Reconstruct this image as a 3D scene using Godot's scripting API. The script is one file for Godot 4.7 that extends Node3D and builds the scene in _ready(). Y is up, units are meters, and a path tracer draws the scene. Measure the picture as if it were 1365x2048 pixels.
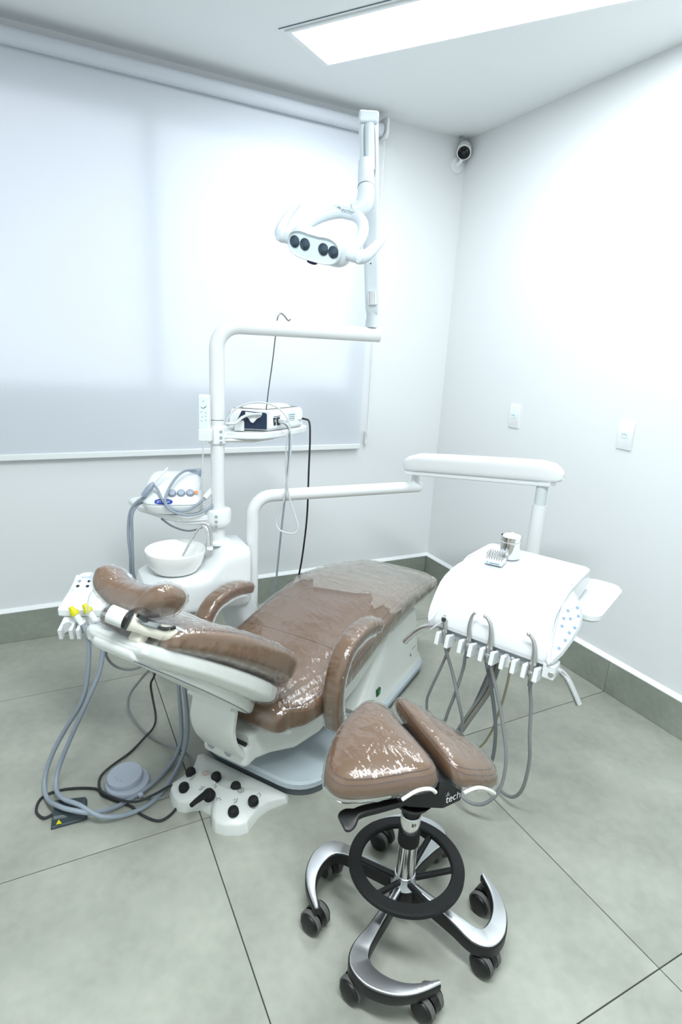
extends Node3D

# A dental surgery: treatment chair, cuspidor unit with operating light, delivery unit, saddle stool.
# x runs along the window wall (corner at 0), z comes out of it into the room, y is up, metres.

var M := {}
var taken := {}


class Geo:
	var t := PackedVector3Array()

	func tri(a: Vector3, b: Vector3, c: Vector3) -> void:
		t.append(a)
		t.append(b)
		t.append(c)

	func quad(a: Vector3, b: Vector3, c: Vector3, d: Vector3) -> void:
		tri(a, b, c)
		tri(a, c, d)

	func add(g: Geo, m := Transform3D.IDENTITY) -> Geo:
		for p in g.t:
			t.append(m * p)
		return self

	func moved(m: Transform3D) -> Geo:
		for i in t.size():
			t[i] = m * t[i]
		return self

	func rings(r: Array, caps := true, closed := true) -> Geo:
		var n: int = r[0].size()
		for i in r.size() - 1:
			for k in (n if closed else n - 1):
				var k2: int = (k + 1) % n
				quad(r[i][k], r[i][k2], r[i + 1][k2], r[i + 1][k])
		if caps:
			for e in [0, r.size() - 1]:
				var c := Vector3.ZERO
				for p in r[e]:
					c += p
				c /= n
				for k in n:
					if e == 0:
						tri(c, r[e][(k + 1) % n], r[e][k])
					else:
						tri(c, r[e][k], r[e][(k + 1) % n])
		return self

	func mesh(crease := 40.0, sheet := false) -> ArrayMesh:
		var n := t.size() / 3
		var mid := Vector3.ZERO
		for p in t:
			mid += p
		mid /= maxf(1.0, t.size())
		var vol := 0.0
		for i in n:
			vol += (t[3 * i] - mid).dot((t[3 * i + 1] - mid).cross(t[3 * i + 2] - mid))
		var flip := vol < 0.0 and not sheet
		var pos := PackedVector3Array()
		var fn := PackedVector3Array()
		var un := PackedVector3Array()
		var at := {}
		var lists := []
		var ids := PackedInt32Array()
		for i in n:
			var a := t[3 * i]
			var b := t[3 * i + 1]
			var c := t[3 * i + 2]
			var f := (b - a).cross(c - a)
			if f.length_squared() < 1e-18:
				continue
			if flip:
				f = -f
				var h := b
				b = c
				c = h
			var face := fn.size()
			fn.append(f)
			un.append(f.normalized())
			for p in [a, c, b]:
				pos.append(p)
				var key := Vector3i((p * 20000.0).round())
				var w: int = at.get(key, -1)
				if w < 0:
					w = lists.size()
					at[key] = w
					lists.append([])
				lists[w].append(face)
				ids.append(w)
		var nor := PackedVector3Array()
		nor.resize(pos.size())
		var lim := cos(deg_to_rad(crease))
		for i in pos.size():
			var mine := un[i / 3]
			var s := Vector3.ZERO
			for j in lists[ids[i]]:
				if un[j].dot(mine) > lim:
					s += fn[j]
			nor[i] = s.normalized()
		var arr := []
		arr.resize(Mesh.ARRAY_MAX)
		arr[Mesh.ARRAY_VERTEX] = pos
		arr[Mesh.ARRAY_NORMAL] = nor
		var m := ArrayMesh.new()
		m.add_surface_from_arrays(Mesh.PRIMITIVE_TRIANGLES, arr)
		return m


func V(x: float, y: float, z: float) -> Vector3:
	return Vector3(x, y, z)


func at(x: float, y: float, z: float, turn := 0.0) -> Transform3D:
	return Transform3D(Basis(Vector3.UP, turn), Vector3(x, y, z))


func frame(o: Vector3, x: Vector3, y: Vector3) -> Transform3D:
	# x kept, y made square to it
	var bx := x.normalized()
	var bz := bx.cross(y).normalized()
	return Transform3D(Basis(bx, bz.cross(bx), bz), o)


func aimed(o: Vector3, up: Vector3, x := Vector3(1, 0, 0.001)) -> Transform3D:
	# y kept, for lathed things
	var by := up.normalized()
	var bz := x.cross(by).normalized()
	return Transform3D(Basis(by.cross(bz), by, bz), o)


# ---- shapes

func rbox(sx: float, sy: float, sz: float, b := 0.004, k := 2) -> Geo:
	var g := Geo.new()
	var h := V(sx, sy, sz) * 0.5
	b = minf(b, minf(h.x, minf(h.y, h.z)) * 0.98)
	var lists := []
	for ax in 3:
		var l := PackedFloat32Array()
		for i in k + 1:
			l.append(-h[ax] + b * float(i) / k)
		for i in k + 1:
			l.append(h[ax] - b + b * float(i) / k)
		lists.append(l)
	for ax in 3:
		var a1: int = (ax + 1) % 3
		var a2: int = (ax + 2) % 3
		for side in [-1.0, 1.0]:
			var grid := []
			for u in lists[a1]:
				var row := PackedVector3Array()
				for v in lists[a2]:
					var q := Vector3.ZERO
					q[ax] = side * h[ax]
					q[a1] = u
					q[a2] = v
					var inn := V(clampf(q.x, -h.x + b, h.x - b), clampf(q.y, -h.y + b, h.y - b), clampf(q.z, -h.z + b, h.z - b))
					row.append(inn + (q - inn).normalized() * b)
				grid.append(row)
			for i in grid.size() - 1:
				for j in grid[0].size() - 1:
					if side > 0:
						g.quad(grid[i][j], grid[i + 1][j], grid[i + 1][j + 1], grid[i][j + 1])
					else:
						g.quad(grid[i][j], grid[i][j + 1], grid[i + 1][j + 1], grid[i + 1][j])
	return g


func box_between(a: Vector3, b: Vector3, bevel := 0.003) -> Geo:
	var s := (b - a).abs()
	return rbox(s.x, s.y, s.z, bevel).moved(Transform3D(Basis.IDENTITY, (a + b) * 0.5))


func slab(x0: float, x1: float, y0: float, y1: float, z0: float, z1: float) -> Geo:
	var g := Geo.new()
	g.rings([[V(x0, y0, z0), V(x1, y0, z0), V(x1, y0, z1), V(x0, y0, z1)], [V(x0, y1, z0), V(x1, y1, z0), V(x1, y1, z1), V(x0, y1, z1)]])
	return g


func lathe(profile: Array, seg := 24, caps := true) -> Geo:
	var r := []
	for p in profile:
		var ring := PackedVector3Array()
		for k in seg:
			var a := TAU * k / seg
			ring.append(V(p[0] * cos(a), p[1], -p[0] * sin(a)))
		r.append(ring)
	return Geo.new().rings(r, caps)


func drum(r: float, h: float, b := 0.002, seg := 20) -> Geo:
	return lathe([[0.0, 0.0], [r - b, 0.0], [r, b], [r, h - b], [r - b, h], [0.0, h]], seg)


func torus(r: float, tr: float, seg := 32, n := 8) -> Geo:
	var pts := []
	for k in n + 1:
		var a := TAU * k / n
		pts.append([r + tr * cos(a), tr * sin(a)])
	var g := Geo.new()
	var rr := []
	for p in pts:
		var ring := PackedVector3Array()
		for k in seg:
			var a := TAU * k / seg
			ring.append(V(p[0] * cos(a), p[1], -p[0] * sin(a)))
		rr.append(ring)
	return g.rings(rr, false)


func curve(pts: Array, n := 6) -> Array:
	var out := []
	for i in pts.size() - 1:
		var a: Vector3 = pts[maxi(i - 1, 0)]
		var b: Vector3 = pts[i]
		var c: Vector3 = pts[i + 1]
		var d: Vector3 = pts[mini(i + 2, pts.size() - 1)]
		for k in n:
			out.append(b.cubic_interpolate(c, a, d, float(k) / n))
	out.append(pts[-1])
	return out


func tube(pts: Array, r, seg := 10, caps := true) -> Geo:
	var rr := []
	var tan0: Vector3 = (pts[1] - pts[0]).normalized()
	var u := tan0.cross(Vector3.UP if absf(tan0.y) < 0.9 else Vector3.RIGHT).normalized()
	for i in pts.size():
		var tn: Vector3 = (pts[mini(i + 1, pts.size() - 1)] - pts[maxi(i - 1, 0)]).normalized()
		u = (u - tn * u.dot(tn)).normalized()
		var v := tn.cross(u)
		var rad: float = r if not r is Array else r[0] if r.size() == 1 else lerpf(r[int(float(i) / (pts.size() - 1) * (r.size() - 1))], r[mini(int(float(i) / (pts.size() - 1) * (r.size() - 1)) + 1, r.size() - 1)], fmod(float(i) / (pts.size() - 1) * (r.size() - 1), 1.0))
		var ring := PackedVector3Array()
		for k in seg:
			var a := TAU * k / seg
			ring.append(pts[i] + (u * cos(a) + v * sin(a)) * rad)
		rr.append(ring)
	return Geo.new().rings(rr, caps)


func strip_along(pts: Array, side: Vector3, hw: float, th: float, bev := 0.3) -> Geo:
	# a bar of oblong section swept along pts; side is its width direction
	var rr := []
	for i in pts.size():
		var tn: Vector3 = (pts[mini(i + 1, pts.size() - 1)] - pts[maxi(i - 1, 0)]).normalized()
		var w := (side - tn * side.dot(tn)).normalized()
		var up := w.cross(tn).normalized()
		var ring := PackedVector3Array()
		for k in 16:
			var a := TAU * (k + 0.5) / 16
			ring.append(pts[i] + w * hw * signf(cos(a)) * pow(absf(cos(a)), bev) + up * th * signf(sin(a)) * pow(absf(sin(a)), bev))
		rr.append(ring)
	return Geo.new().rings(rr)


func extrude(poly: Array, y0: float, y1: float, b := 0.003, top_inset := 0.0) -> Geo:
	# poly of [x, z] pairs, extruded in y with chamfered edges
	var n := poly.size()
	var area := 0.0
	for i in n:
		var p = poly[i]
		var q = poly[(i + 1) % n]
		area += p[0] * q[1] - q[0] * p[1]
	var sg := 1.0 if area > 0 else -1.0
	var nor := []
	for i in n:
		var a := Vector2(poly[(i + n - 1) % n][0], poly[(i + n - 1) % n][1])
		var c := Vector2(poly[i][0], poly[i][1])
		var d := Vector2(poly[(i + 1) % n][0], poly[(i + 1) % n][1])
		var e1 := (c - a).normalized()
		var e2 := (d - c).normalized()
		var m := (Vector2(e1.y, -e1.x) + Vector2(e2.y, -e2.x)) * sg
		m = m.normalized() / maxf(0.5, m.length() * 0.5)
		nor.append(m)
	var mk := func(inset: float, y: float) -> PackedVector3Array:
		var ring := PackedVector3Array()
		for i in n:
			ring.append(V(poly[i][0] - nor[i].x * inset, y, poly[i][1] - nor[i].y * inset))
		return ring
	var g := Geo.new()
	var rr := [mk.call(b, y0), mk.call(0.0, y0 + b), mk.call(top_inset, y1 - b), mk.call(top_inset + b, y1)]
	g.rings(rr, false)
	for e in [0, 3]:
		var flat := PackedVector2Array()
		for p in rr[e]:
			flat.append(Vector2(p.x, p.z))
		var idx := Geometry2D.triangulate_polygon(flat)
		for i in range(0, idx.size(), 3):
			var a: Vector3 = rr[e][idx[i]]
			var c: Vector3 = rr[e][idx[i + 1]]
			var d: Vector3 = rr[e][idx[i + 2]]
			var up := (c - a).cross(d - a).y
			# the side quads wind with the polygon; caps are turned to agree
			if (up > 0.0) == ((e == 3) == (sg < 0.0)):
				g.tri(a, c, d)
			else:
				g.tri(a, d, c)
	return g


func rrect(x0: float, x1: float, z0: float, z1: float, r: float, k := 5) -> Array:
	var out := []
	for q in [[x1 - r, z1 - r, 0.0], [x0 + r, z1 - r, 90.0], [x0 + r, z0 + r, 180.0], [x1 - r, z0 + r, 270.0]]:
		for i in k + 1:
			var a := deg_to_rad(q[2] + 90.0 * i / k)
			out.append([q[0] + r * cos(a), q[1] + r * sin(a)])
	return out


func oval(c: Vector3, u: Vector3, v: Vector3, n := 20, p := 1.0) -> PackedVector3Array:
	var ring := PackedVector3Array()
	for k in n:
		var a := TAU * (k + 0.5) / n
		ring.append(c + u * signf(cos(a)) * pow(absf(cos(a)), p) + v * signf(sin(a)) * pow(absf(sin(a)), p))
	return ring


func cushion(st: Array, right: Vector3, n: int, sub: int, e0: float, e1: float) -> Array:
	# st: [centre, up, half width, half thickness above, below, squareness]; returns rings with rounded ends
	var dense := []
	for i in st.size() - 1:
		for k in sub:
			var f := float(k) / sub
			var q := []
			for c in 6:
				var a = st[maxi(i - 1, 0)][c]
				var b = st[i][c]
				var d = st[i + 1][c]
				var e = st[mini(i + 2, st.size() - 1)][c]
				q.append(b.cubic_interpolate(d, a, e, f) if b is Vector3 else cubic_interpolate(b, d, a, e, f))
			dense.append(q)
	dense.append(st[-1])
	var out := []
	var mk := func(q: Array, o: Vector3, s: float, inset: float) -> PackedVector3Array:
		var ring := PackedVector3Array()
		var up: Vector3 = q[1].normalized()
		for k in n:
			var a := TAU * (k + 0.5) / n
			var ca := cos(a)
			var sa := sin(a)
			var x: float = signf(ca) * pow(absf(ca), q[5]) * maxf(q[2] - inset, q[2] * 0.05)
			var y: float = signf(sa) * pow(absf(sa), q[5]) * (q[3] if sa > 0 else q[4]) * s
			ring.append(q[0] + o + right * x + up * y)
		return ring
	var m := 6
	var t0: Vector3 = (dense[1][0] - dense[0][0]).normalized()
	var t1: Vector3 = (dense[-1][0] - dense[-2][0]).normalized()
	for j in m:
		var x := sin((1.0 - float(j) / m) * PI / 2)
		var s := sqrt(maxf(0.0, 1.0 - x * x))
		out.append(mk.call(dense[0], -t0 * e0 * x, maxf(s, 0.12), e0 * (1.0 - s)))
	for q in dense:
		out.append(mk.call(q, Vector3.ZERO, 1.0, 0.0))
	for j in m:
		var x := sin(float(j + 1) / m * PI / 2)
		var s := sqrt(maxf(0.0, 1.0 - x * x))
		out.append(mk.call(dense[-1], t1 * e1 * x, maxf(s, 0.12), e1 * (1.0 - s)))
	return out


func puffed(rr: Array, off: float, wr: Callable) -> Array:
	# rings moved outwards by off plus wr(position, outward direction)
	var out := []
	var n: int = rr[0].size()
	for i in rr.size():
		var ring := PackedVector3Array()
		var c := Vector3.ZERO
		for p in rr[i]:
			c += p
		c /= n
		for k in n:
			var p: Vector3 = rr[i][k]
			var du: Vector3 = rr[i][(k + 1) % n] - rr[i][(k + n - 1) % n]
			var dv: Vector3 = rr[mini(i + 1, rr.size() - 1)][k] - rr[maxi(i - 1, 0)][k]
			var nr := du.cross(dv).normalized()
			if nr.dot(p - c) < 0.0:
				nr = -nr
			ring.append(p + nr * (off + wr.call(p, nr)))
		out.append(ring)
	return out


func bagged(rr: Array, off: float, wr: Callable) -> Geo:
	# a bag of film: two thin layers, the inner one lying closer
	var g := Geo.new().rings(puffed(rr, off, wr))
	return g.rings(puffed(rr, off * 0.4 + 0.0005, func(p: Vector3, n: Vector3) -> float: return 0.3 * wr.call(p, n)))


# ---- nodes

func numbered(called: String) -> String:
	var k: int = taken.get(called, -1) + 1
	taken[called] = k
	return called if k == 0 else "%s_%03d" % [called, k]


func thing(called: String, label: String, category: String, where := Transform3D.IDENTITY, group := "") -> Node3D:
	var o := Node3D.new()
	o.name = numbered(called)
	add_child(o)
	o.transform = where
	o.set_meta("label", label)
	o.set_meta("category", category)
	if group:
		o.set_meta("group", group)
	return o


func part(g, called: String, mat: Material, parent: Node3D, world := false, crease := 40.0, sheet := false) -> MeshInstance3D:
	var o := MeshInstance3D.new()
	o.name = called
	if world:
		g.moved(parent.global_transform.affine_inverse())
	o.mesh = g.mesh(crease, sheet) if g is Geo else g
	o.material_override = mat
	parent.add_child(o, true)
	return o


func copy_part(src: MeshInstance3D, where: Transform3D, parent: Node3D) -> MeshInstance3D:
	var o: MeshInstance3D = src.duplicate()
	o.name = String(src.name)
	parent.add_child(o, true)
	o.transform = where
	return o


func structure(g, called: String, mat: Material) -> MeshInstance3D:
	var o := part(g, called, mat, self)
	o.set_meta("kind", "structure")
	return o


func letters(words: String, size: float, called: String, mat: Material, parent: Node3D, where: Transform3D, family := "Droid Sans") -> void:
	var tm := TextMesh.new()
	var f := SystemFont.new()
	f.font_names = PackedStringArray([family])
	tm.font = f
	tm.text = words
	tm.font_size = 32
	tm.pixel_size = size / 32.0
	tm.depth = 0.0006
	var o := MeshInstance3D.new()
	o.name = called
	o.mesh = tm
	o.material_override = mat
	parent.add_child(o, true)
	o.global_transform = where


# ---- materials

func mat(called: String, c: Color, rough := 0.5, metal := 0.0) -> StandardMaterial3D:
	var m := StandardMaterial3D.new()
	m.resource_name = called
	m.albedo_color = c
	m.roughness = rough
	m.metallic = metal
	M[called] = m
	return m


func noise_image(size: int, seed_: int, freq: float, octaves: int, stretch := Vector2.ONE, ridged := false) -> Image:
	# tiles: the noise is read on two circles
	var f := FastNoiseLite.new()
	f.seed = seed_
	f.noise_type = FastNoiseLite.TYPE_SIMPLEX_SMOOTH
	f.frequency = freq
	f.fractal_octaves = octaves
	f.fractal_type = FastNoiseLite.FRACTAL_RIDGED if ridged else FastNoiseLite.FRACTAL_FBM
	var im := f.get_seamless_image(int(size * stretch.x), int(size * stretch.y), false, false, 0.15)
	im.convert(Image.FORMAT_L8)
	if stretch != Vector2.ONE:
		im.resize(size, size, Image.INTERPOLATE_CUBIC)
	return im


func tinted(im: Image, lo: Color, hi: Color, fine: Image = null, share := 0.3) -> ImageTexture:
	var n := im.get_width()
	var out := Image.create(n, n, true, Image.FORMAT_RGB8)
	for y in n:
		for x in n:
			var v := im.get_pixel(x, y).r
			if fine:
				v = lerpf(v, fine.get_pixel(x, y).r, share)
			out.set_pixel(x, y, lo.lerp(hi, clampf(v, 0, 1)))
	out.generate_mipmaps()
	return ImageTexture.create_from_image(out)


func bumps(im: Image, strength: float) -> ImageTexture:
	var b: Image = im.duplicate()
	b.convert(Image.FORMAT_RGBA8)
	b.bump_map_to_normal_map(strength)
	b.generate_mipmaps()
	return ImageTexture.create_from_image(b)


func triplanar(m: StandardMaterial3D, per_metre: float, world := true) -> void:
	m.uv1_triplanar = true
	m.uv1_world_triplanar = world
	m.uv1_scale = Vector3.ONE * per_metre


const ROOM_X := -4.0
const ROOM_Z := 4.55
const ROOM_H := 2.82
const CAM := Vector3(-2.391, 1.573, 3.192)


func _ready() -> void:
	# camera
	var cam := Camera3D.new()
	cam.name = "camera"
	add_child(cam)
	cam.fov = 83.578
	cam.near = 0.05
	cam.far = 60.0
	cam.position = CAM
	cam.basis = Basis(Vector3.UP, deg_to_rad(-27.581)) * Basis(Vector3.RIGHT, deg_to_rad(-15.843)) * Basis(Vector3.BACK, deg_to_rad(3.015))
	cam.current = true
	# daylight outside, seen only through the window
	var e := Environment.new()
	e.background_mode = Environment.BG_COLOR
	e.background_color = Color(0.95, 0.965, 1.0)
	e.background_energy_multiplier = 1.35
	e.tonemap_mode = Environment.TONE_MAPPER_LINEAR
	e.tonemap_exposure = 1.42
	e.sdfgi_enabled = true
	e.ssao_enabled = true
	e.ssil_enabled = true
	var we := WorldEnvironment.new()
	we.name = "environment"
	we.environment = e
	add_child(we)
	# the room's ceiling panels
	var axis := V(0.556, 0, 0.831)
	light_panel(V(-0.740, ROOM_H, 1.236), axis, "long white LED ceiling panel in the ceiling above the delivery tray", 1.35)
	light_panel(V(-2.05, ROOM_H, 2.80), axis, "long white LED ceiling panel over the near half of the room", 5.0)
	materials()
	room()
	window()
	wall_fittings()
	chair()
	foot_control()
	cuspidor()
	operating_light()
	scaler()
	motor_unit()
	delivery()
	handpieces()
	assistant()
	floor_pedals()
	stool()


func light_panel(c: Vector3, axis: Vector3, label: String, power: float) -> void:
	var t := thing("ceiling_light", label, "ceiling light", frame(c, axis, Vector3.UP), "LED ceiling panels")
	var white := mat("light_frame_white", Color(0.93, 0.94, 0.94), 0.45)
	var glow := mat("light_diffuser", Color(1, 1, 1), 0.6)
	glow.emission_enabled = true
	glow.emission = Color(0.94, 0.98, 1.0)
	glow.emission_energy_multiplier = 6.0
	# frame proud of the ceiling by a few millimetres; the lit face lies inside it
	for s in [-1.0, 1.0]:
		part(box_between(V(-0.93, -0.008, s * 0.147), V(0.93, 0.0, s * 0.163), 0.002), "frame", white, t)
		part(box_between(V(s * 0.904, -0.008, -0.147), V(s * 0.93, 0.0, 0.147), 0.002), "frame", white, t)
	part(box_between(V(-0.945, -0.003, 0.182), V(0.945, 0.0, 0.186), 0.001), "gap_shade_strip", mat("gap_shade_grey", Color(0.42, 0.47, 0.5), 0.8), t)  # thin grey strip that paints in the shadow gap beside the frame
	part(box_between(V(-0.904, -0.005, -0.147), V(0.904, -0.001, 0.147), 0.001), "light_diffuser", glow, t)
	var l := AreaLight3D.new()
	l.name = "panel_light"
	t.add_child(l)
	l.position = V(0, -0.012, 0)
	l.rotation = V(-PI / 2, 0, 0)
	l.area_size = Vector2(1.8, 0.29)
	l.light_color = Color(0.95, 0.985, 1.0)
	l.light_energy = power
	l.area_normalize_energy = true
	l.area_range = 9.0
	l.area_attenuation = 2.0
	l.shadow_enabled = true


func materials() -> void:
	mat("wall_paint", Color(0.885, 0.892, 0.895), 0.6)
	mat("ceiling_paint", Color(0.92, 0.93, 0.93), 0.75)
	mat("white_plastic", Color(0.90, 0.91, 0.91), 0.28)
	mat("tray_white", Color(0.82, 0.83, 0.835), 0.2)
	mat("hook_steel", Color(0.42, 0.42, 0.41), 0.3, 1.0)
	mat("lamp_white", Color(0.83, 0.86, 0.88), 0.3)
	mat("white_gloss", Color(0.885, 0.89, 0.89), 0.2)
	mat("white_ceramic", Color(0.95, 0.95, 0.94), 0.08)
	mat("cream_plastic", Color(0.88, 0.86, 0.80), 0.35)
	mat("shell_plastic", Color(0.86, 0.87, 0.85), 0.32)
	mat("grey_plate", Color(0.72, 0.76, 0.78), 0.35)
	mat("skid_grey", Color(0.36, 0.39, 0.42), 0.5)
	mat("recess_grey", Color(0.62, 0.65, 0.66), 0.5)
	mat("sleeve_grey", Color(0.80, 0.825, 0.83), 0.4)
	mat("black_plastic", Color(0.035, 0.04, 0.045), 0.42)
	mat("black_rubber", Color(0.03, 0.032, 0.036), 0.7)
	mat("tread_grey", Color(0.36, 0.36, 0.35), 0.75)
	mat("chrome", Color(0.90, 0.90, 0.90), 0.08, 1.0)
	mat("steel", Color(0.80, 0.80, 0.79), 0.36, 1.0)
	mat("polished_aluminium", Color(0.84, 0.85, 0.86), 0.30, 1.0)
	mat("hose_grey", Color(0.56, 0.60, 0.64), 0.42)
	mat("hose_dark", Color(0.42, 0.44, 0.45), 0.45)
	mat("hose_mid", Color(0.52, 0.53, 0.53), 0.42)
	mat("hose_beige", Color(0.60, 0.57, 0.47), 0.45)
	mat("cord_dark", Color(0.16, 0.17, 0.18), 0.5)
	mat("cord_black", Color(0.02, 0.02, 0.025), 0.5)
	mat("cord_white", Color(0.78, 0.80, 0.80), 0.45)
	mat("navy_plastic", Color(0.10, 0.17, 0.27), 0.35)
	mat("button_blue", Color(0.52, 0.61, 0.69), 0.4)
	mat("panel_tint", Color(0.88, 0.93, 0.96), 0.35)
	mat("print_blue", Color(0.40, 0.54, 0.70), 0.5)
	mat("label_blue", Color(0.03, 0.22, 0.62), 0.35)
	mat("print_grey", Color(0.45, 0.48, 0.52), 0.5)
	mat("print_dark", Color(0.14, 0.17, 0.2), 0.5)
	mat("print_red", Color(0.62, 0.30, 0.22), 0.5)
	mat("print_white", Color(0.92, 0.92, 0.92), 0.5)
	mat("orange_dot", Color(0.90, 0.55, 0.30), 0.5)
	mat("tip_yellow", Color(0.82, 0.80, 0.02), 0.4)
	mat("knob_grey", Color(0.60, 0.64, 0.70), 0.4)
	mat("pedal_slate", Color(0.22, 0.27, 0.29), 0.5)
	mat("pedal_grey", Color(0.68, 0.71, 0.76), 0.5)
	mat("sensor_purple", Color(0.16, 0.06, 0.26), 0.2)
	mat("lens_dark", Color(0.05, 0.065, 0.08), 0.05)
	mat("lens_mirror", Color(0.34, 0.40, 0.46), 0.12, 0.9)
	mat("switch_green", Color(0.01, 0.28, 0.14), 0.3)
	mat("bulk_cotton", Color(0.95, 0.95, 0.95), 0.95)
	mat("piping_white", Color(0.92, 0.91, 0.88), 0.45)
	mat("fibre_grey", Color(0.55, 0.57, 0.58), 0.9)
	mat("grout", Color(0.30, 0.32, 0.30), 0.9)
	# cement-look floor tiles, four casts of the same tile
	var coarse := noise_image(512, 11, 0.008, 5)
	var fine := noise_image(512, 29, 0.06, 4)
	var tile_tex := tinted(coarse, Color(0.575, 0.585, 0.542), Color(0.715, 0.719, 0.672), fine, 0.35)
	for k in 4:
		var m := mat("cement_tile_%d" % k, Color(1.0, 1.0, 1.0).darkened(0.012 * k), 0.34)
		m.albedo_texture = tile_tex
		triplanar(m, 0.62)
		m.uv1_offset = V(0.31 * k, 0.17 * k, 0.43 * k)
	var base_tex := tinted(coarse, Color(0.50, 0.525, 0.485), Color(0.62, 0.64, 0.60), fine, 0.4)
	for k in 2:
		var m2 := mat("base_tile_%d" % k, Color(1, 1, 1).darkened(0.02 * k), 0.4)
		m2.albedo_texture = base_tex
		triplanar(m2, 0.8)
		m2.uv1_offset = V(0.4 * k, 0.2, 0.3 * k)
	# brown leatherette with a fine grain
	var grain := noise_image(512, 5, 0.09, 3)
	var leather := mat("brown_leather", Color(0.405, 0.275, 0.135), 0.40)
	leather.normal_enabled = true
	leather.normal_texture = bumps(grain, 2.0)
	leather.normal_scale = 0.25
	triplanar(leather, 9.0)
	leather.clearcoat_enabled = true
	leather.clearcoat = 0.3
	leather.clearcoat_roughness = 0.06
	mat("leather_seam", Color(0.33, 0.21, 0.145), 0.6)
	# thin clear film drawn over the upholstery, creased
	var crease := noise_image(512, 41, 0.014, 4, Vector2(1.0, 0.45), true)
	var film := mat("clear_film", Color(0.95, 0.97, 1.0, 0.012), 0.05)
	film.transparency = BaseMaterial3D.TRANSPARENCY_ALPHA
	film.cull_mode = BaseMaterial3D.CULL_DISABLED
	film.metallic_specular = 0.65
	film.normal_enabled = true
	film.normal_texture = bumps(crease, 11.0)
	film.normal_scale = 0.42
	triplanar(film, 2.6)
	var haze := mat("milky_film", Color(0.80, 0.77, 0.72, 0.20), 0.10)
	haze.transparency = BaseMaterial3D.TRANSPARENCY_ALPHA
	haze.cull_mode = BaseMaterial3D.CULL_DISABLED
	haze.normal_enabled = true
	haze.normal_texture = film.normal_texture
	haze.normal_scale = 0.6
	triplanar(haze, 2.6)
	var clear := mat("clear_pane", Color(0.95, 0.98, 1.0, 0.05), 0.02)
	clear.transparency = BaseMaterial3D.TRANSPARENCY_ALPHA
	# roller blind cloth, lets daylight through
	var cloth := mat("blind_cloth", Color(0.86, 0.875, 0.90), 0.9)
	cloth.backlight_enabled = true
	cloth.backlight = Color(0.65, 0.665, 0.69)
	cloth.cull_mode = BaseMaterial3D.CULL_DISABLED
	var on := mat("switch_glow", Color(0.0, 0.4, 0.2), 0.3)
	on.emission_enabled = true
	on.emission = Color(0.0, 0.5, 0.22)
	on.emission_energy_multiplier = 0.6


# ---- the room

func room() -> void:
	var fl := structure(slab(ROOM_X - 0.2, 0.2, -0.12, -0.006, -0.2, ROOM_Z + 0.2), "floor", M.grout)
	# one metre tiles with a narrow sunk joint; cut tiles at the walls
	var xs := [ROOM_X, -3.026, -2.025, -1.024, -0.024, 0.0]
	var zs := [0.0, 0.578, 1.583, 2.584, 3.586, ROOM_Z]
	for i in 4:
		for j in 5:
			var g := box_between(V(xs[i] + 0.0017, -0.02, zs[j] + 0.0017), V(xs[i + 1] - 0.0017 if i < 3 else 0.0, 0.0, zs[j + 1] - 0.0017), 0.0008)
			part(g, "tile", M["cement_tile_%d" % ((i * 3 + j * 2 + i * j) % 4)], fl)
	# window wall with its opening
	var w0 := -3.02
	var w1 := -0.70
	var y0 := 1.30
	var y1 := 2.60
	var g := slab(ROOM_X - 0.2, w0, -0.1, ROOM_H + 0.1, -0.2, 0.0)
	g.add(slab(w1, 0.2, -0.1, ROOM_H + 0.1, -0.2, 0.0))
	g.add(slab(w0, w1, -0.1, y0, -0.2, 0.0))
	g.add(slab(w0, w1, y1, ROOM_H + 0.1, -0.2, 0.0))
	structure(g, "wall_back", M.wall_paint)
	structure(slab(0.0, 0.2, -0.1, ROOM_H + 0.1, 0.0, ROOM_Z + 0.2), "wall_right", M.wall_paint)
	structure(slab(ROOM_X - 0.2, ROOM_X, -0.1, ROOM_H + 0.1, 0.0, ROOM_Z + 0.2), "wall_left", M.wall_paint)
	structure(slab(ROOM_X, 0.0, -0.1, ROOM_H + 0.1, ROOM_Z, ROOM_Z + 0.2), "wall_front", M.wall_paint)
	structure(slab(ROOM_X - 0.2, 0.2, ROOM_H, ROOM_H + 0.15, -0.2, ROOM_Z + 0.2), "ceiling", M.ceiling_paint)
	# skirting: a run of cut tiles with a white plaster cap
	var t := 0.020
	var bb := structure(slab(ROOM_X, -t, 0.0, 0.168, 0.0, t - 0.004), "baseboard_back", M.grout)
	var cuts := [ROOM_X, -3.026, -2.025, -1.024, -t]
	for i in 4:
		part(box_between(V(cuts[i] + 0.0008, 0.001, 0.004), V(cuts[i + 1] - 0.0008, 0.168, t), 0.0012), "tile", M["base_tile_%d" % (i % 2)], bb)
	part(cap_strip(V(ROOM_X, 0, 0), V(0, 0, 0), V(0, 0, 1), t), "cap", M.ceiling_paint, bb)
	var br := structure(slab(-t + 0.004, 0.0, 0.0, 0.168, 0.0, ROOM_Z), "baseboard_right", M.grout)
	var cz := [t, 0.578, 1.583, 2.584, 3.586, ROOM_Z]
	for i in 5:
		part(box_between(V(-t, 0.001, cz[i] + 0.0008), V(-0.004, 0.168, cz[i + 1] - 0.0008), 0.0012), "tile", M["base_tile_%d" % (i % 2)], br)
	part(cap_strip(V(0, 0, 0), V(0, 0, ROOM_Z), V(-1, 0, 0), t), "cap", M.ceiling_paint, br)


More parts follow.
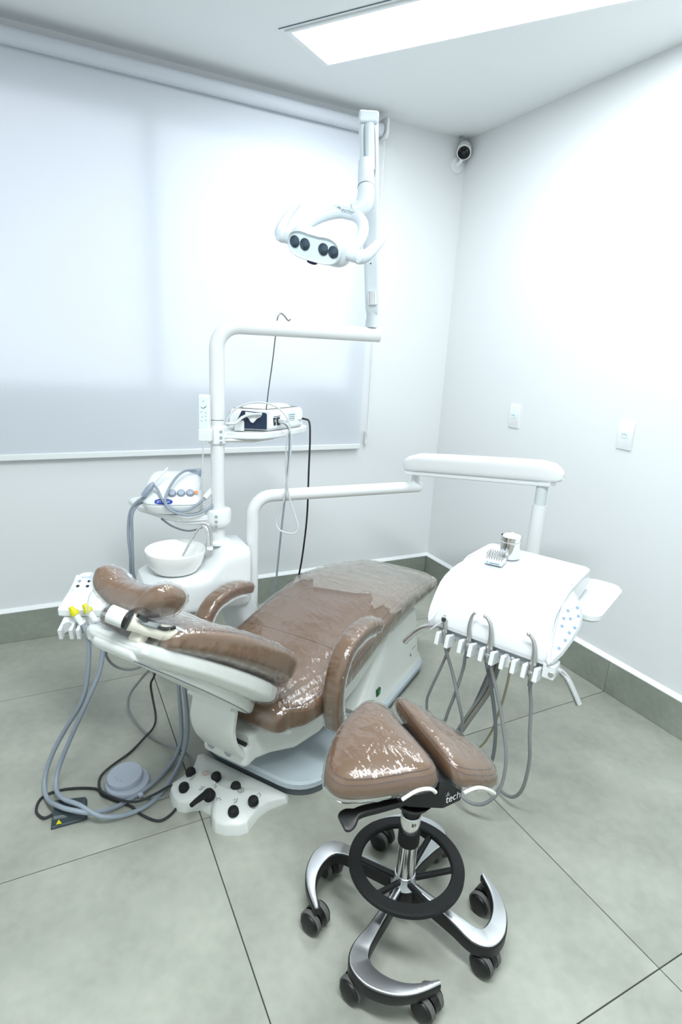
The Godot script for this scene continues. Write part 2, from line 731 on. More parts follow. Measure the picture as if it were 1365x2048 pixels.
func cap_strip(a: Vector3, b: Vector3, out: Vector3, t: float) -> Geo:
	# sloped plaster fillet on top of the skirting, mitred in the corner by overlapping
	var sec := [Vector2(0, 0.168), Vector2(t + 0.001, 0.168), Vector2(t + 0.001, 0.172), Vector2(0.004, 0.186), Vector2(0, 0.187)]
	var rr := []
	for e in [a, b]:
		var ring := PackedVector3Array()
		for s in sec:
			ring.append(e + out * s.x + Vector3.UP * s.y)
		rr.append(ring)
	return Geo.new().rings(rr)


func window() -> void:
	var fr := Geo.new()
	var w0 := -3.02
	var w1 := -0.70
	var y0 := 1.30
	var y1 := 2.60
	for q in [[w0, w0 + 0.05, y0, y1], [w1 - 0.05, w1, y0, y1], [w0, w1, y0, y0 + 0.05], [w0, w1, y1 - 0.05, y1], [-1.90, -1.82, y0, y1]]:
		fr.add(box_between(V(q[0], q[2], -0.065), V(q[1], q[3], -0.006), 0.004))
	var w := structure(fr, "window_1", M.white_plastic)
	for q in [[w0 + 0.05, -1.90], [-1.82, w1 - 0.05]]:
		part(slab(q[0], q[1], y0 + 0.05, y1 - 0.05, -0.040, -0.034), "pane", M.clear_pane, w)
	# roller blind
	var b := thing("roller_blind", "wide white roller blind pulled down over the window", "blind", at(-1.86, 0.99, 0.055))
	part(tube([V(-3.2, 2.738, 0.058), V(-0.628, 2.738, 0.058)], 0.033, 20), "roller", M.blind_cloth, b, true)
	var sheet := Geo.new()
	sheet.quad(V(-3.18, 1.0, 0.030), V(-0.637, 1.0, 0.030), V(-0.637, 2.735, 0.030), V(-3.18, 2.735, 0.030))
	part(sheet, "cloth", M.blind_cloth, b, true, 40.0, true)
	part(box_between(V(-3.18, 0.972, 0.020), V(-0.632, 1.003, 0.040), 0.004), "bottom_bar", M.white_plastic, b, true)
	for x in [-0.612, -3.21]:
		part(extrude(rrect(-0.052, 0.05, -0.02, 0.075, 0.02), -0.006, 0.006, 0.002).moved(frame(V(x, 2.745, 0.03), V(0, -1, 0), V(1, 0, 0))), "bracket", M.white_plastic, b, true)
	for q in [0.030, 0.046]:
		part(tube([V(-0.596, 2.70, q), V(-0.590, 1.8, q), V(-0.586, 1.03, 0.036)], 0.0022, 6), "chain", M.white_plastic, b, true)
	part(rbox(0.016, 0.085, 0.022, 0.004).moved(at(-0.586, 1.04, 0.022)), "chain_tensioner", M.white_plastic, b, true)
	part(drum(0.004, 0.003, 0.001).moved(aimed(V(-0.586, 1.058, 0.033), V(0, 0, 1))), "screw", M.steel, b, true)


func wall_fittings() -> void:
	for q in [[0.701, "socket nearer the corner on the bare white wall, smaller in view"], [1.428, "socket farther from the corner on the bare white wall, larger in view"]]:
		var t := thing("wall_socket", "white rectangular wall " + q[1], "socket", at(0, 1.255, q[0]), "wall sockets")
		# bowed plate
		var rr := []
		for i in 9:
			var y := lerpf(-0.064, 0.064, i / 8.0)
			var d := 0.012 - 0.006 * pow(absf(y) / 0.064, 2.0)
			rr.append(PackedVector3Array([V(0, y, -0.040), V(-d * 0.8, y, -0.040), V(-d, y, -0.036), V(-d, y, 0.036), V(-d * 0.8, y, 0.040), V(0, y, 0.040)]))
		part(Geo.new().rings(rr), "plate", M.white_plastic, t)
		part(extrude([[-0.020, -0.008], [-0.012, -0.013], [0.012, -0.013], [0.020, -0.008], [0.020, 0.008], [0.012, 0.013], [-0.012, 0.013], [-0.020, 0.008]], 0.0, 0.002, 0.0005).moved(frame(V(-0.0115, 0.004, 0), V(0, 0, 1), V(-1, 0, 0))), "outlet", M.panel_tint, t)
		for k in [-1, 0, 1]:
			part(drum(0.0028, 0.001, 0.0003, 10).moved(aimed(V(-0.0134, 0.004 + (0.003 if k == 0 else 0.0), k * 0.0095), V(-1, 0, 0))), "pin_hole", M.print_blue, t)
	# camera high in the corner
	var c := thing("security_camera", "small white security camera high in the room corner", "camera", at(-0.06, 2.69, 0))
	part(lathe([[0.0, 0.0], [0.043, 0.0], [0.045, 0.004], [0.042, 0.010], [0.0, 0.012]], 28).moved(aimed(V(-0.062, 2.672, 0), V(0, 0, 1))), "base", M.white_plastic, c, true)
	part(tube(curve([V(-0.062, 2.672, 0.008), V(-0.060, 2.682, 0.03), V(-0.056, 2.705, 0.042), V(-0.052, 2.722, 0.045)]), [0.013, 0.010, 0.009], 12), "stalk", M.white_plastic, c, true)
	var look := (V(-1.6, 0.9, 2.0) - V(-0.052, 2.745, 0.06)).normalized()
	var cf := aimed(V(-0.052, 2.745, 0.05), look)
	part(lathe([[0.0, -0.045], [0.025, -0.044], [0.038, -0.036], [0.042, -0.02], [0.043, 0.03], [0.042, 0.034], [0.038, 0.036], [0.0, 0.033]], 28).moved(cf), "body", M.white_plastic, c, true)
	var face := part(lathe([[0.0, 0.040], [0.022, 0.0395], [0.036, 0.0365], [0.0375, 0.033], [0.0, 0.032]], 28).moved(cf), "face", M.lens_dark, c, true)
	part(lathe([[0.0, 0.0418], [0.008, 0.0412], [0.011, 0.0390], [0.0, 0.038]], 18).moved(cf), "lens", M.navy_plastic, face, true)
	part(tube(curve([V(-0.050, 2.76, 0.02), V(-0.046, 2.79, 0.012), V(-0.06, 2.812, 0.012), V(-0.072, ROOM_H, 0.03)]), 0.0025, 6), "cable", M.white_plastic, c, true)
	part(lathe([[0.0, 0.0], [0.011, 0.0], [0.013, -0.003], [0.009, -0.007], [0.0, -0.007]], 16).moved(at(-0.072, ROOM_H, 0.03)), "cable_grommet", M.recess_grey, c, true)


# ---- treatment chair: x towards the feet, z to the side the stool stands on

var wrinkle := FastNoiseLite.new()
var wrinkle_fine := FastNoiseLite.new()


func creases(amp: float, dir: Vector3, seed_ := 0.0, freq := 14.0) -> Callable:
	# long creases running along dir
	return func(p: Vector3, n: Vector3) -> float:
		var q := p - dir * p.dot(dir) * 0.90
		var v := 1.0 - absf(wrinkle.get_noise_3d(q.x * freq + seed_, q.y * freq, q.z * freq)) * 2.4
		var f := 1.0 - absf(wrinkle_fine.get_noise_3d(q.x * freq * 2.6, q.y * freq * 2.6 + seed_, q.z * freq * 2.6)) * 2.2
		return amp * maxf(0.0, v) * maxf(0.0, v) + amp * 0.22 * maxf(0.0, f)


func side(s: float, y: float, z := 0.0) -> Vector3:
	return Vector3(s, y, z)


func chair() -> void:
	wrinkle.seed = 3
	wrinkle.frequency = 0.9
	wrinkle_fine.seed = 8
	wrinkle_fine.frequency = 0.9
	var t := thing("dental_chair", "reclined brown leatherette dental chair wrapped in clear film", "dental chair", at(-1.469, 0, 1.220, deg_to_rad(34)))
	var U := Vector3.UP
	# floor plate on a dark skid
	part(extrude(rrect(-0.415, 0.745, -0.272, 0.272, 0.13, 8), 0.0, 0.026, 0.004), "skid", M.skid_grey, t)
	part(extrude(rrect(-0.425, 0.75, -0.277, 0.277, 0.135, 8), 0.026, 0.062, 0.008), "base_plate", M.grey_plate, t)
	# motor housing over the front of the plate
	var hs := []
	for q in [[0.05, -0.02, 0.725, 0.262], [0.075, 0.0, 0.725, 0.258], [0.09, 0.012, 0.715, 0.246], [0.16, 0.10, 0.71, 0.238], [0.24, 0.20, 0.70, 0.228], [0.33, 0.30, 0.69, 0.215], [0.345, 0.33, 0.67, 0.195]]:
		hs.append(oval(V((q[1] + q[2]) * 0.5, q[0], 0), V((q[2] - q[1]) * 0.5, 0, 0), V(0, 0, q[3]), 40, 0.22))
	var hou := part(Geo.new().rings(hs), "motor_housing", M.shell_plastic, t)
	part(rbox(0.034, 0.034, 0.010, 0.003).moved(Transform3D(Basis(U, 0.0), V(0.185, 0.126, 0.243))), "power_switch", M.switch_green, hou)
	part(rbox(0.010, 0.010, 0.004, 0.0015).moved(at(0.184, 0.128, 0.249)), "switch_light", M.switch_glow, hou)
	part(drum(0.008, 0.0015, 0.0005).moved(aimed(V(0.56, 0.13, 0.241), V(0, 0.12, 1))), "maker_mark", M.print_grey, hou)
	part(rbox(0.05, 0.003, 0.001, 0.0004).moved(at(0.60, 0.15, 0.239, 0.0)), "maker_line", M.print_grey, hou)
	# lifting arm and its cover under the seat
	var la := []
	for q in [[-0.50, 0.190, 0.300, 0.088], [-0.54, 0.185, 0.300, 0.092], [-0.44, 0.165, 0.31, 0.120], [-0.36, 0.150, 0.32, 0.17], [-0.24, 0.15, 0.33, 0.20], [0.05, 0.19, 0.36, 0.205], [0.28, 0.26, 0.40, 0.20]]:
		if q[0] == -0.50:
			continue
		la.append(oval(V(q[0], (q[1] + q[2]) * 0.5, 0), V(0, 0, q[3]), V(0, (q[2] - q[1]) * 0.5, 0), 36, 0.3))
	part(Geo.new().rings(la), "seat_underframe", M.shell_plastic, t)
	part(box_between(V(-0.565, 0.176, -0.098), V(-0.40, 0.262, 0.098), 0.022), "hinge_cover", M.shell_plastic, t)
	part(box_between(V(-0.552, 0.235, -0.086), V(-0.44, 0.268, 0.086), 0.004), "hinge_slot", M.cord_dark, t)
	for z in [-0.055, 0.02]:
		part(drum(0.017, 0.0012, 0.0004, 24).moved(aimed(V(-0.5645, 0.218, z), V(-1, 0, 0))), "screw_cover", M.recess_grey, t)
	part(tube([V(-0.16, 0.235, -0.04), V(-0.16, 0.235, 0.32)], 0.014, 12), "armrest_bar", M.steel, t)
	# side link of the lift, seen below the armrest
	part(strip_along([V(-0.10, 0.155, 0.14), V(0.05, 0.215, 0.14), V(0.30, 0.31, 0.14)], V(0, 0, 1), 0.022, 0.035), "lift_link", M.shell_plastic, t)
	# seat and leg rest in one long cushion
	var st := []
	for q in [[-0.47, 0.408, 0.205, 0.10], [-0.42, 0.414, 0.250, 0.10], [-0.33, 0.428, 0.272, 0.105], [-0.15, 0.452, 0.275, 0.11], [0.05, 0.490, 0.274, 0.11], [0.25, 0.516, 0.270, 0.11], [0.42, 0.512, 0.262, 0.105], [0.62, 0.478, 0.248, 0.09], [0.80, 0.437, 0.232, 0.075], [0.88, 0.418, 0.222, 0.066]]:
		st.append([V(q[0], q[1] - q[3] * 0.5, 0), U, q[2], q[3] * 0.5, q[3] * 0.5, 0.36])
	for i in st.size():
		var d: Vector3 = (st[mini(i + 1, st.size() - 1)][0] - st[maxi(i - 1, 0)][0]).normalized()
		st[i][1] = V(-d.y, d.x, 0)
	var seat_r := crowned(cushion(st, V(0, 0, 1), 56, 7, 0.06, 0.035))
	var seat := part(Geo.new().rings(seat_r), "seat_cushion", M.brown_leather, t, false, 60)
	for kk in [5, 22]:
		var line := []
		for i in range(6, seat_r.size() - 4):
			line.append(seat_r[i][kk] + V(0, 0.0005, 0))
		part(tube(line, 0.0028, 6), "seam", M.leather_seam, seat)
	for q in [0.30, -0.12]:
		var cross := []
		var i0 := 0
		for i in seat_r.size():
			if absf(seat_r[i][14].x - q) < absf(seat_r[i0][14].x - q):
				i0 = i
		for k in range(4, 24):
			cross.append(seat_r[i0][k] + V(0, 0.0003, 0))
		part(tube(cross, 0.0018, 5), "seam", M.leather_seam, seat)
	var fine_r := crowned(cushion(st, V(0, 0, 1), 112, 15, 0.06, 0.035))
	part(bagged(fine_r, 0.0025, creases(0.0065, V(0.95, 0.1, 0.25).normalized())), "plastic_cover", M.clear_film, seat, false, 70)
	# a second, milky sheet over the leg end, reaching a little below the edge
	var lifted := puffed(fine_r, 0.009, creases(0.008, V(0.2, 0.0, 1.0).normalized(), 60.0))
	var over := []
	for i in fine_r.size():
		if fine_r[i][28].x > 0.24:
			over.append(lifted[i])
	var sheet := []
	for ring in over:
		sheet.append(ring.slice(0, 60))
	for k in sheet[0].size():
		# its upper edge is torn, not straight
		var n0 := wrinkle.get_noise_2d(k * 0.11, 4.0)
		for r in 4:
			sheet[r][k] += V(0.16 * n0 * (1.0 - r / 4.0) - 0.02 * (1.0 - r / 4.0), 0, 0)
	part(Geo.new().rings(sheet, false, false), "foot_sheet", M.milky_film, seat, false, 70, true)
	# shell under the leg rest
	var sh := []
	for q in [[-0.46, 0.318, 0.20], [-0.3, 0.325, 0.24], [0.0, 0.365, 0.245], [0.28, 0.402, 0.24], [0.5, 0.40, 0.228], [0.8, 0.360, 0.2], [0.88, 0.352, 0.18]]:
		sh.append(oval(V(q[0], q[1] - 0.012, 0), V(0, 0, q[2]), V(0, 0.016, 0), 28, 0.4))
	part(Geo.new().rings(sh), "seat_shell", M.shell_plastic, t)
	armrests(t)
	backrest(t)


func crowned(rr: Array) -> Array:
	# a soft crown across the middle of the upper side
	for ring in rr:
		for k in ring.size():
			var z: float = ring[k].z
			if sin(TAU * (k + 0.5) / ring.size()) > 0.0:
				ring[k] += V(0, 0.014 * maxf(0.0, 1.0 - pow(z / 0.27, 2.0)), 0)
	return rr


func armrests(t: Node3D) -> void:
	# profile in the side plane, from the tip back and down to the pivot
	var prof := [V(-0.050, 0.570, 0), V(-0.115, 0.588, 0), V(-0.19, 0.592, 0), V(-0.27, 0.575, 0), V(-0.322, 0.520, 0), V(-0.345, 0.44, 0), V(-0.340, 0.36, 0), V(-0.322, 0.295, 0)]
	var pts := curve(prof, 5)
	for sg in [-1.0, 1.0]:
		var st := []
		for i in pts.size():
			var d: Vector3 = (pts[mini(i + 1, pts.size() - 1)] - pts[maxi(i - 1, 0)]).normalized()
			st.append([pts[i] + V(0, 0, sg * 0.305), V(d.y, -d.x, 0), 0.034, 0.026, 0.022, 0.55])
		var rr := cushion(st, V(0, 0, 1), 28, 1, 0.022, 0.016)
		var pad := part(Geo.new().rings(rr), "armrest", M.brown_leather, t, false, 60)
		pad.set_meta("label", "curved brown padded armrest under crinkled film")
		var fr := cushion(st, V(0, 0, 1), 48, 3, 0.022, 0.016)
		part(bagged(fr, 0.002, creases(0.0050, V(0, 0, 1), 5.0 * sg, 34.0)), "plastic_cover", M.clear_film, pad, false, 70)
		for zz in [-1.0, 1.0]:
			var line := []
			for i in pts.size():
				var d: Vector3 = (pts[mini(i + 1, pts.size() - 1)] - pts[maxi(i - 1, 0)]).normalized()
				line.append(pts[i] + V(0, 0, sg * 0.305 + zz * 0.0335) + V(d.y, -d.x, 0) * 0.004)
			part(tube(line, 0.002, 5), "seam", M.leather_seam, pad)
		# white carrier along the inside of the curve
		var car := []
		for i in pts.size():
			var d: Vector3 = (pts[mini(i + 1, pts.size() - 1)] - pts[maxi(i - 1, 0)]).normalized()
			car.append(pts[i] + V(0, 0, sg * 0.305) - V(d.y, -d.x, 0) * 0.029)
		part(strip_along(car.slice(2), V(0, 0, 1), 0.027, 0.007), "armrest_carrier", M.white_plastic, pad)


func backrest(t: Node3D) -> void:
	# b: up along the back; n: out of its front
	var o := V(-0.455, 0.535, 0)
	var b := V(-0.815, 0.58, 0).normalized()
	var n := V(0.58, 0.815, 0).normalized()
	var right := V(0, 0, 1)
	var st := []
	for q in [[-0.025, -0.026, 0.180, 0.096], [0.03, -0.017, 0.226, 0.110], [0.12, -0.008, 0.242, 0.114], [0.24, -0.001, 0.230, 0.112], [0.36, -0.001, 0.205, 0.102], [0.46, -0.010, 0.172, 0.086], [0.52, -0.022, 0.148, 0.070]]:
		st.append([o + b * q[0] + n * q[1], n, q[2], q[3] * 0.5, q[3] * 0.5, 0.52])
	var rr := cushion(st, right, 48, 7, 0.045, 0.035)
	# wings: the sides turn forward
	for ring in rr:
		for k in ring.size():
			ring[k] += n * 0.030 * pow(absf(ring[k].z) / 0.24, 2.0)
	var pad := part(Geo.new().rings(rr), "backrest_cushion", M.brown_leather, t, false, 60)
	for kk in [4, 19]:
		var line := []
		for i in range(4, rr.size() - 4):
			line.append(rr[i][kk])
		part(tube(line, 0.0024, 5), "seam", M.leather_seam, pad)
	var fr := cushion(st, right, 88, 12, 0.045, 0.035)
	for ring in fr:
		for k in ring.size():
			ring[k] += n * 0.030 * pow(absf(ring[k].z) / 0.24, 2.0)
	part(bagged(fr, 0.003, creases(0.0050, (n + right * 0.3).normalized(), 9.0, 20.0)), "plastic_cover", M.clear_film, pad, false, 70)
	# moulded shell behind: three stepped layers that narrow towards the lower hinge
	var sh := []
	for q in [[-0.015, -0.098, 0.150, 0.030], [0.04, -0.098, 0.196, 0.034], [0.14, -0.092, 0.212, 0.036], [0.26, -0.082, 0.20, 0.034], [0.38, -0.074, 0.176, 0.030], [0.50, -0.070, 0.142, 0.026], [0.58, -0.068, 0.112, 0.02]]:
		sh.append([o + b * q[0] + n * q[1], n, q[2], q[3], q[3], 0.45])
	var s_r := cushion(sh, right, 40, 5, 0.02, 0.02)
	for ring in s_r:
		for k in ring.size():
			ring[k] += n * 0.024 * pow(absf(ring[k].z) / 0.22, 2.0)
	var shell := part(Geo.new().rings(s_r), "back_shell", M.shell_plastic, t, false, 50)
	var mid := []
	for q in [[-0.045, -0.150, 0.085, 0.026], [0.05, -0.142, 0.132, 0.028], [0.16, -0.126, 0.154, 0.028], [0.30, -0.108, 0.146, 0.026], [0.44, -0.094, 0.116, 0.022], [0.58, -0.083, 0.080, 0.018]]:
		mid.append([o + b * q[0] + n * q[1], n, q[2], q[3], q[3], 0.4])
	var m_r := cushion(mid, right, 36, 5, 0.015, 0.02)
	part(Geo.new().rings(m_r), "back_panel", M.shell_plastic, shell, false, 50)
	# joint line scored round the panel
	for kk in [20, 33]:
		var line := []
		for i in range(5, m_r.size() - 5):
			line.append(m_r[i][kk] - n * 0.0005)
		part(tube(line, 0.0014, 5), "joint_line", M.print_grey, shell)
	# loose film hanging over the shell from the cushion
	part(Geo.new().rings(puffed(s_r, 0.008, creases(0.0035, (b - right * 0.8).normalized(), 21.0, 9.0)), false), "plastic_cover", M.clear_film, shell, false, 70)
	# curved bracket from the back down into the hinge cover
	var br := curve([o + b * 0.10 + n * -0.165, V(-0.605, 0.430, 0), V(-0.617, 0.36, 0), V(-0.600, 0.29, 0), V(-0.560, 0.225, 0)], 6)
	part(strip_along(br, right, 0.092, 0.010, 0.22), "hinge_bracket", M.shell_plastic, t)
	# headrest: bean shaped, on a cranked lever
	var hc := V(-0.905, 0.922, 0)
	var hn := V(0.50, 0.866, 0).normalized()
	var hst := []
	for i in 9:
		var z := lerpf(-0.098, 0.098, i / 8.0)
		var bend := 0.024 * pow(absf(z) / 0.098, 2.0)
		hst.append([hc + V(0, 0, z) + hn * (bend - 0.01), hn, 0.052 + 0.006 * pow(absf(z) / 0.098, 2.0), 0.040, 0.040, 0.8])
	var hr := cushion(hst, V(hn.y, -hn.x, 0), 32, 4, 0.038, 0.038)
	var head := part(Geo.new().rings(hr), "headrest", M.brown_leather, t, false, 60)
	head.set_meta("label", "bean-shaped brown headrest in clear film")
	var hf := cushion(hst, V(hn.y, -hn.x, 0), 64, 9, 0.038, 0.038)
	part(bagged(hf, 0.003, creases(0.0045, V(0.3, 0.8, 0.5).normalized(), 33.0, 22.0)), "plastic_cover", M.clear_film, head, false, 70)
	# grey fibre plate on the back of the headrest
	var pl := []
	for q in [[0.0, 0.086, 0.030], [0.010, 0.086, 0.030], [0.014, 0.080, 0.025]]:
		pl.append(oval(hc + hn * (-0.044 - q[0]) + V(hn.y, -hn.x, 0) * -0.012 + V(0, 0, 0.028), V(0, 0, q[1]), V(hn.y, -hn.x, 0) * q[2], 28, 0.7))
	part(Geo.new().rings(pl), "headrest_back", M.fibre_grey, head)
	# loose bag of film below the headrest
	var bag := []
	for q in [[0.02, 0.118, 0.055], [-0.02, 0.134, 0.058], [-0.05, 0.128, 0.056], [-0.085, 0.108, 0.050], [-0.105, 0.09, 0.044]]:
		bag.append(oval(hc + hn * (q[0] - 0.01) + b * -0.005 * q[0] + V(-0.012, 0, 0) * (0.02 - q[0]) * 8.0, V(0, 0, q[1]), V(hn.y, -hn.x, 0) * q[2], 40, 0.85))
	part(Geo.new().rings(puffed(bag, 0.0, creases(0.006, hn, 50.0, 16.0)), false), "loose_film", M.clear_film, head, false, 70)
	# lever: white barrel, cream crank, chrome pivot
	part(tube([V(-0.988, 0.906, 0.0), V(-0.972, 0.893, 0.045)], 0.0235, 18), "headrest_barrel", M.shell_plastic, t)
	var rim := part(tube([V(-0.973, 0.894, 0.042), V(-0.9705, 0.892, 0.050)], 0.026, 18), "barrel_ring", M.black_plastic, t)
	rim.set_meta("label", "black ring at the barrel end")
	part(tube(curve([V(-0.970, 0.8915, 0.050), V(-0.955, 0.880, 0.066), V(-0.940, 0.868, 0.088), V(-0.905, 0.848, 0.108), V(-0.885, 0.842, 0.118)], 5), [0.024, 0.020, 0.019, 0.021, 0.016], 14), "headrest_lever", M.cream_plastic, t)
	part(tube(curve([V(-0.972, 0.918, 0.080), V(-0.952, 0.895, 0.098), V(-0.925, 0.872, 0.118), V(-0.895, 0.866, 0.128)], 5), 0.005, 8), "lever_slot", M.black_plastic, t)
	part(tube([V(-0.888, 0.852, 0.112), V(-0.868, 0.835, 0.135)], 0.013, 14), "pivot_pin", M.chrome, t)
	part(rbox(0.05, 0.03, 0.04, 0.008).moved(Transform3D(Basis(V(0, 0, 1), 0.7), V(-0.945, 0.845, 0.055))), "lever_catch", M.cream_plastic, t)
	for z in [-0.035, 0.035]:
		part(strip_along([V(-0.80, 0.735, z), V(-0.92, 0.83, z), V(-0.975, 0.89, z)], V(0, 0, 1), 0.014, 0.004), "headrest_slide", M.steel, t)


func foot_control() -> void:
	var t := thing("foot_control", "white docked foot control with black rubber knobs and joystick", "foot control", at(-1.469, 0, 1.220, deg_to_rad(34)))
	var half := [[-0.428, 0.205], [-0.448, 0.214], [-0.475, 0.196], [-0.51, 0.176], [-0.56, 0.168], [-0.60, 0.172], [-0.625, 0.176], [-0.65, 0.160], [-0.676, 0.120], [-0.684, 0.085], [-0.674, 0.060], [-0.652, 0.040], [-0.636, 0.020]]
	var poly := []
	for q in half:
		poly.append([q[0], q[1] - 0.018])
	for i in range(half.size() - 1, -1, -1):
		poly.append([half[i][0], -half[i][1] - 0.018])
	var n := poly.size()
	# skin from the floor outline to a raised deck, then up to the hub of the knobs
	var cx := -0.565
	var cz := -0.018
	var rr := []
	for lv in [[0.0, 0.0, 0.0], [0.006, 0.0, 0.0], [0.034, 0.006, 0.0], [0.040, 0.012, 0.0]]:
		var ring := PackedVector3Array()
		for p in poly:
			var dir := (Vector2(cx, cz) - Vector2(p[0], p[1])).normalized()
			ring.append(V(p[0] + dir.x * lv[1], lv[0] * (0.55 + 0.45 * clampf((-0.43 - p[0]) / 0.1, 0, 1)), p[1] + dir.y * lv[1]))
		rr.append(ring)
	for f in [0.14, 0.3, 0.55, 0.8, 0.97]:
		var ring := PackedVector3Array()
		for p in rr[3]:
			var q: Vector3 = p.lerp(V(cx, p.y, cz), f)
			var lob := maxf(0.0, 1.0 - absf(absf(q.z - cz) - 0.115) / 0.07)
			q.y = p.y + 0.034 * sin(minf(1.0, f * 1.6) * PI / 2) * (0.72 + 0.28 * lob)
			ring.append(q)
		rr.append(ring)
	part(Geo.new().rings(rr), "housing", M.shell_plastic, t, false, 35)
	var knobs := [[-0.640, 0.068, -0.115], [-0.572, 0.068, -0.148], [-0.540, 0.068, -0.055], [-0.540, 0.068, 0.035], [-0.560, 0.068, 0.128], [-0.632, 0.068, 0.100]]
	var proto: MeshInstance3D
	for q in knobs:
		var g := lathe([[0.0, 0.0095], [0.010, 0.009], [0.0155, 0.0065], [0.0180, 0.001], [0.0185, -0.012], [0.0, -0.012]], 24)
		if proto == null:
			proto = part(g, "rubber_knob", M.black_rubber, t)
			proto.transform = Transform3D(Basis(V(0, 0, 1), 0.15), V(q[0], q[1], q[2]))
		else:
			copy_part(proto, Transform3D(Basis(V(0, 0, 1), 0.15), V(q[0], q[1], q[2])), t)
	part(lathe([[0.0, 0.018], [0.014, 0.016], [0.021, 0.006], [0.022, -0.01], [0.0, -0.01]], 24).moved(Transform3D(Basis(V(0, 0, 1), 0.5), V(-0.628, 0.074, -0.012))), "joystick_boot", M.black_rubber, t)
	part(tube([V(-0.632, 0.082, -0.012), V(-0.655, 0.089, -0.012), V(-0.690, 0.094, -0.012), V(-0.712, 0.095, -0.012)], [0.013, 0.0115, 0.009, 0.0075], 14), "joystick", M.black_rubber, t)
	# printed signs beside the knobs
	var ink := [[-0.556, -0.092, "print_red"], [-0.552, 0.068, "print_dark"]]
	for q in ink:
		part(torus(0.0105, 0.0009, 24, 5).moved(at(q[0], 0.0745, q[1])), "knob_sign", M[q[2]], t)
		part(tube([V(q[0] - 0.005, 0.0748, q[1] + 0.004), V(q[0] + 0.005, 0.0748, q[1]), V(q[0] - 0.004, 0.0748, q[1] - 0.004)], 0.0008, 5), "knob_sign", M[q[2]], t)
	for q in [[-0.60, -0.115, 0.3], [-0.585, -0.02, 0.9], [-0.618, -0.052, 0.1], [-0.60, 0.085, 0.5], [-0.535, 0.135, 1.2], [-0.625, 0.030, 2.0]]:
		var tr := at(q[0], 0.0750, q[1], q[2])
		part(tube([tr * V(-0.010, 0, -0.004), tr * V(-0.003, 0, 0.004), tr * V(0.004, 0, 0.002), tr * V(0.011, 0, 0.005)], 0.0009, 5), "knob_sign", M.print_dark, t)
		part(tube([tr * V(0.002, 0, -0.007), tr * V(0.006, 0, -0.003)], 0.0009, 5), "knob_sign", M.print_dark, t)


# ---- cuspidor unit, operating light and the shelves on its post

const POST := Vector3(-1.765, 0.0, 0.852)


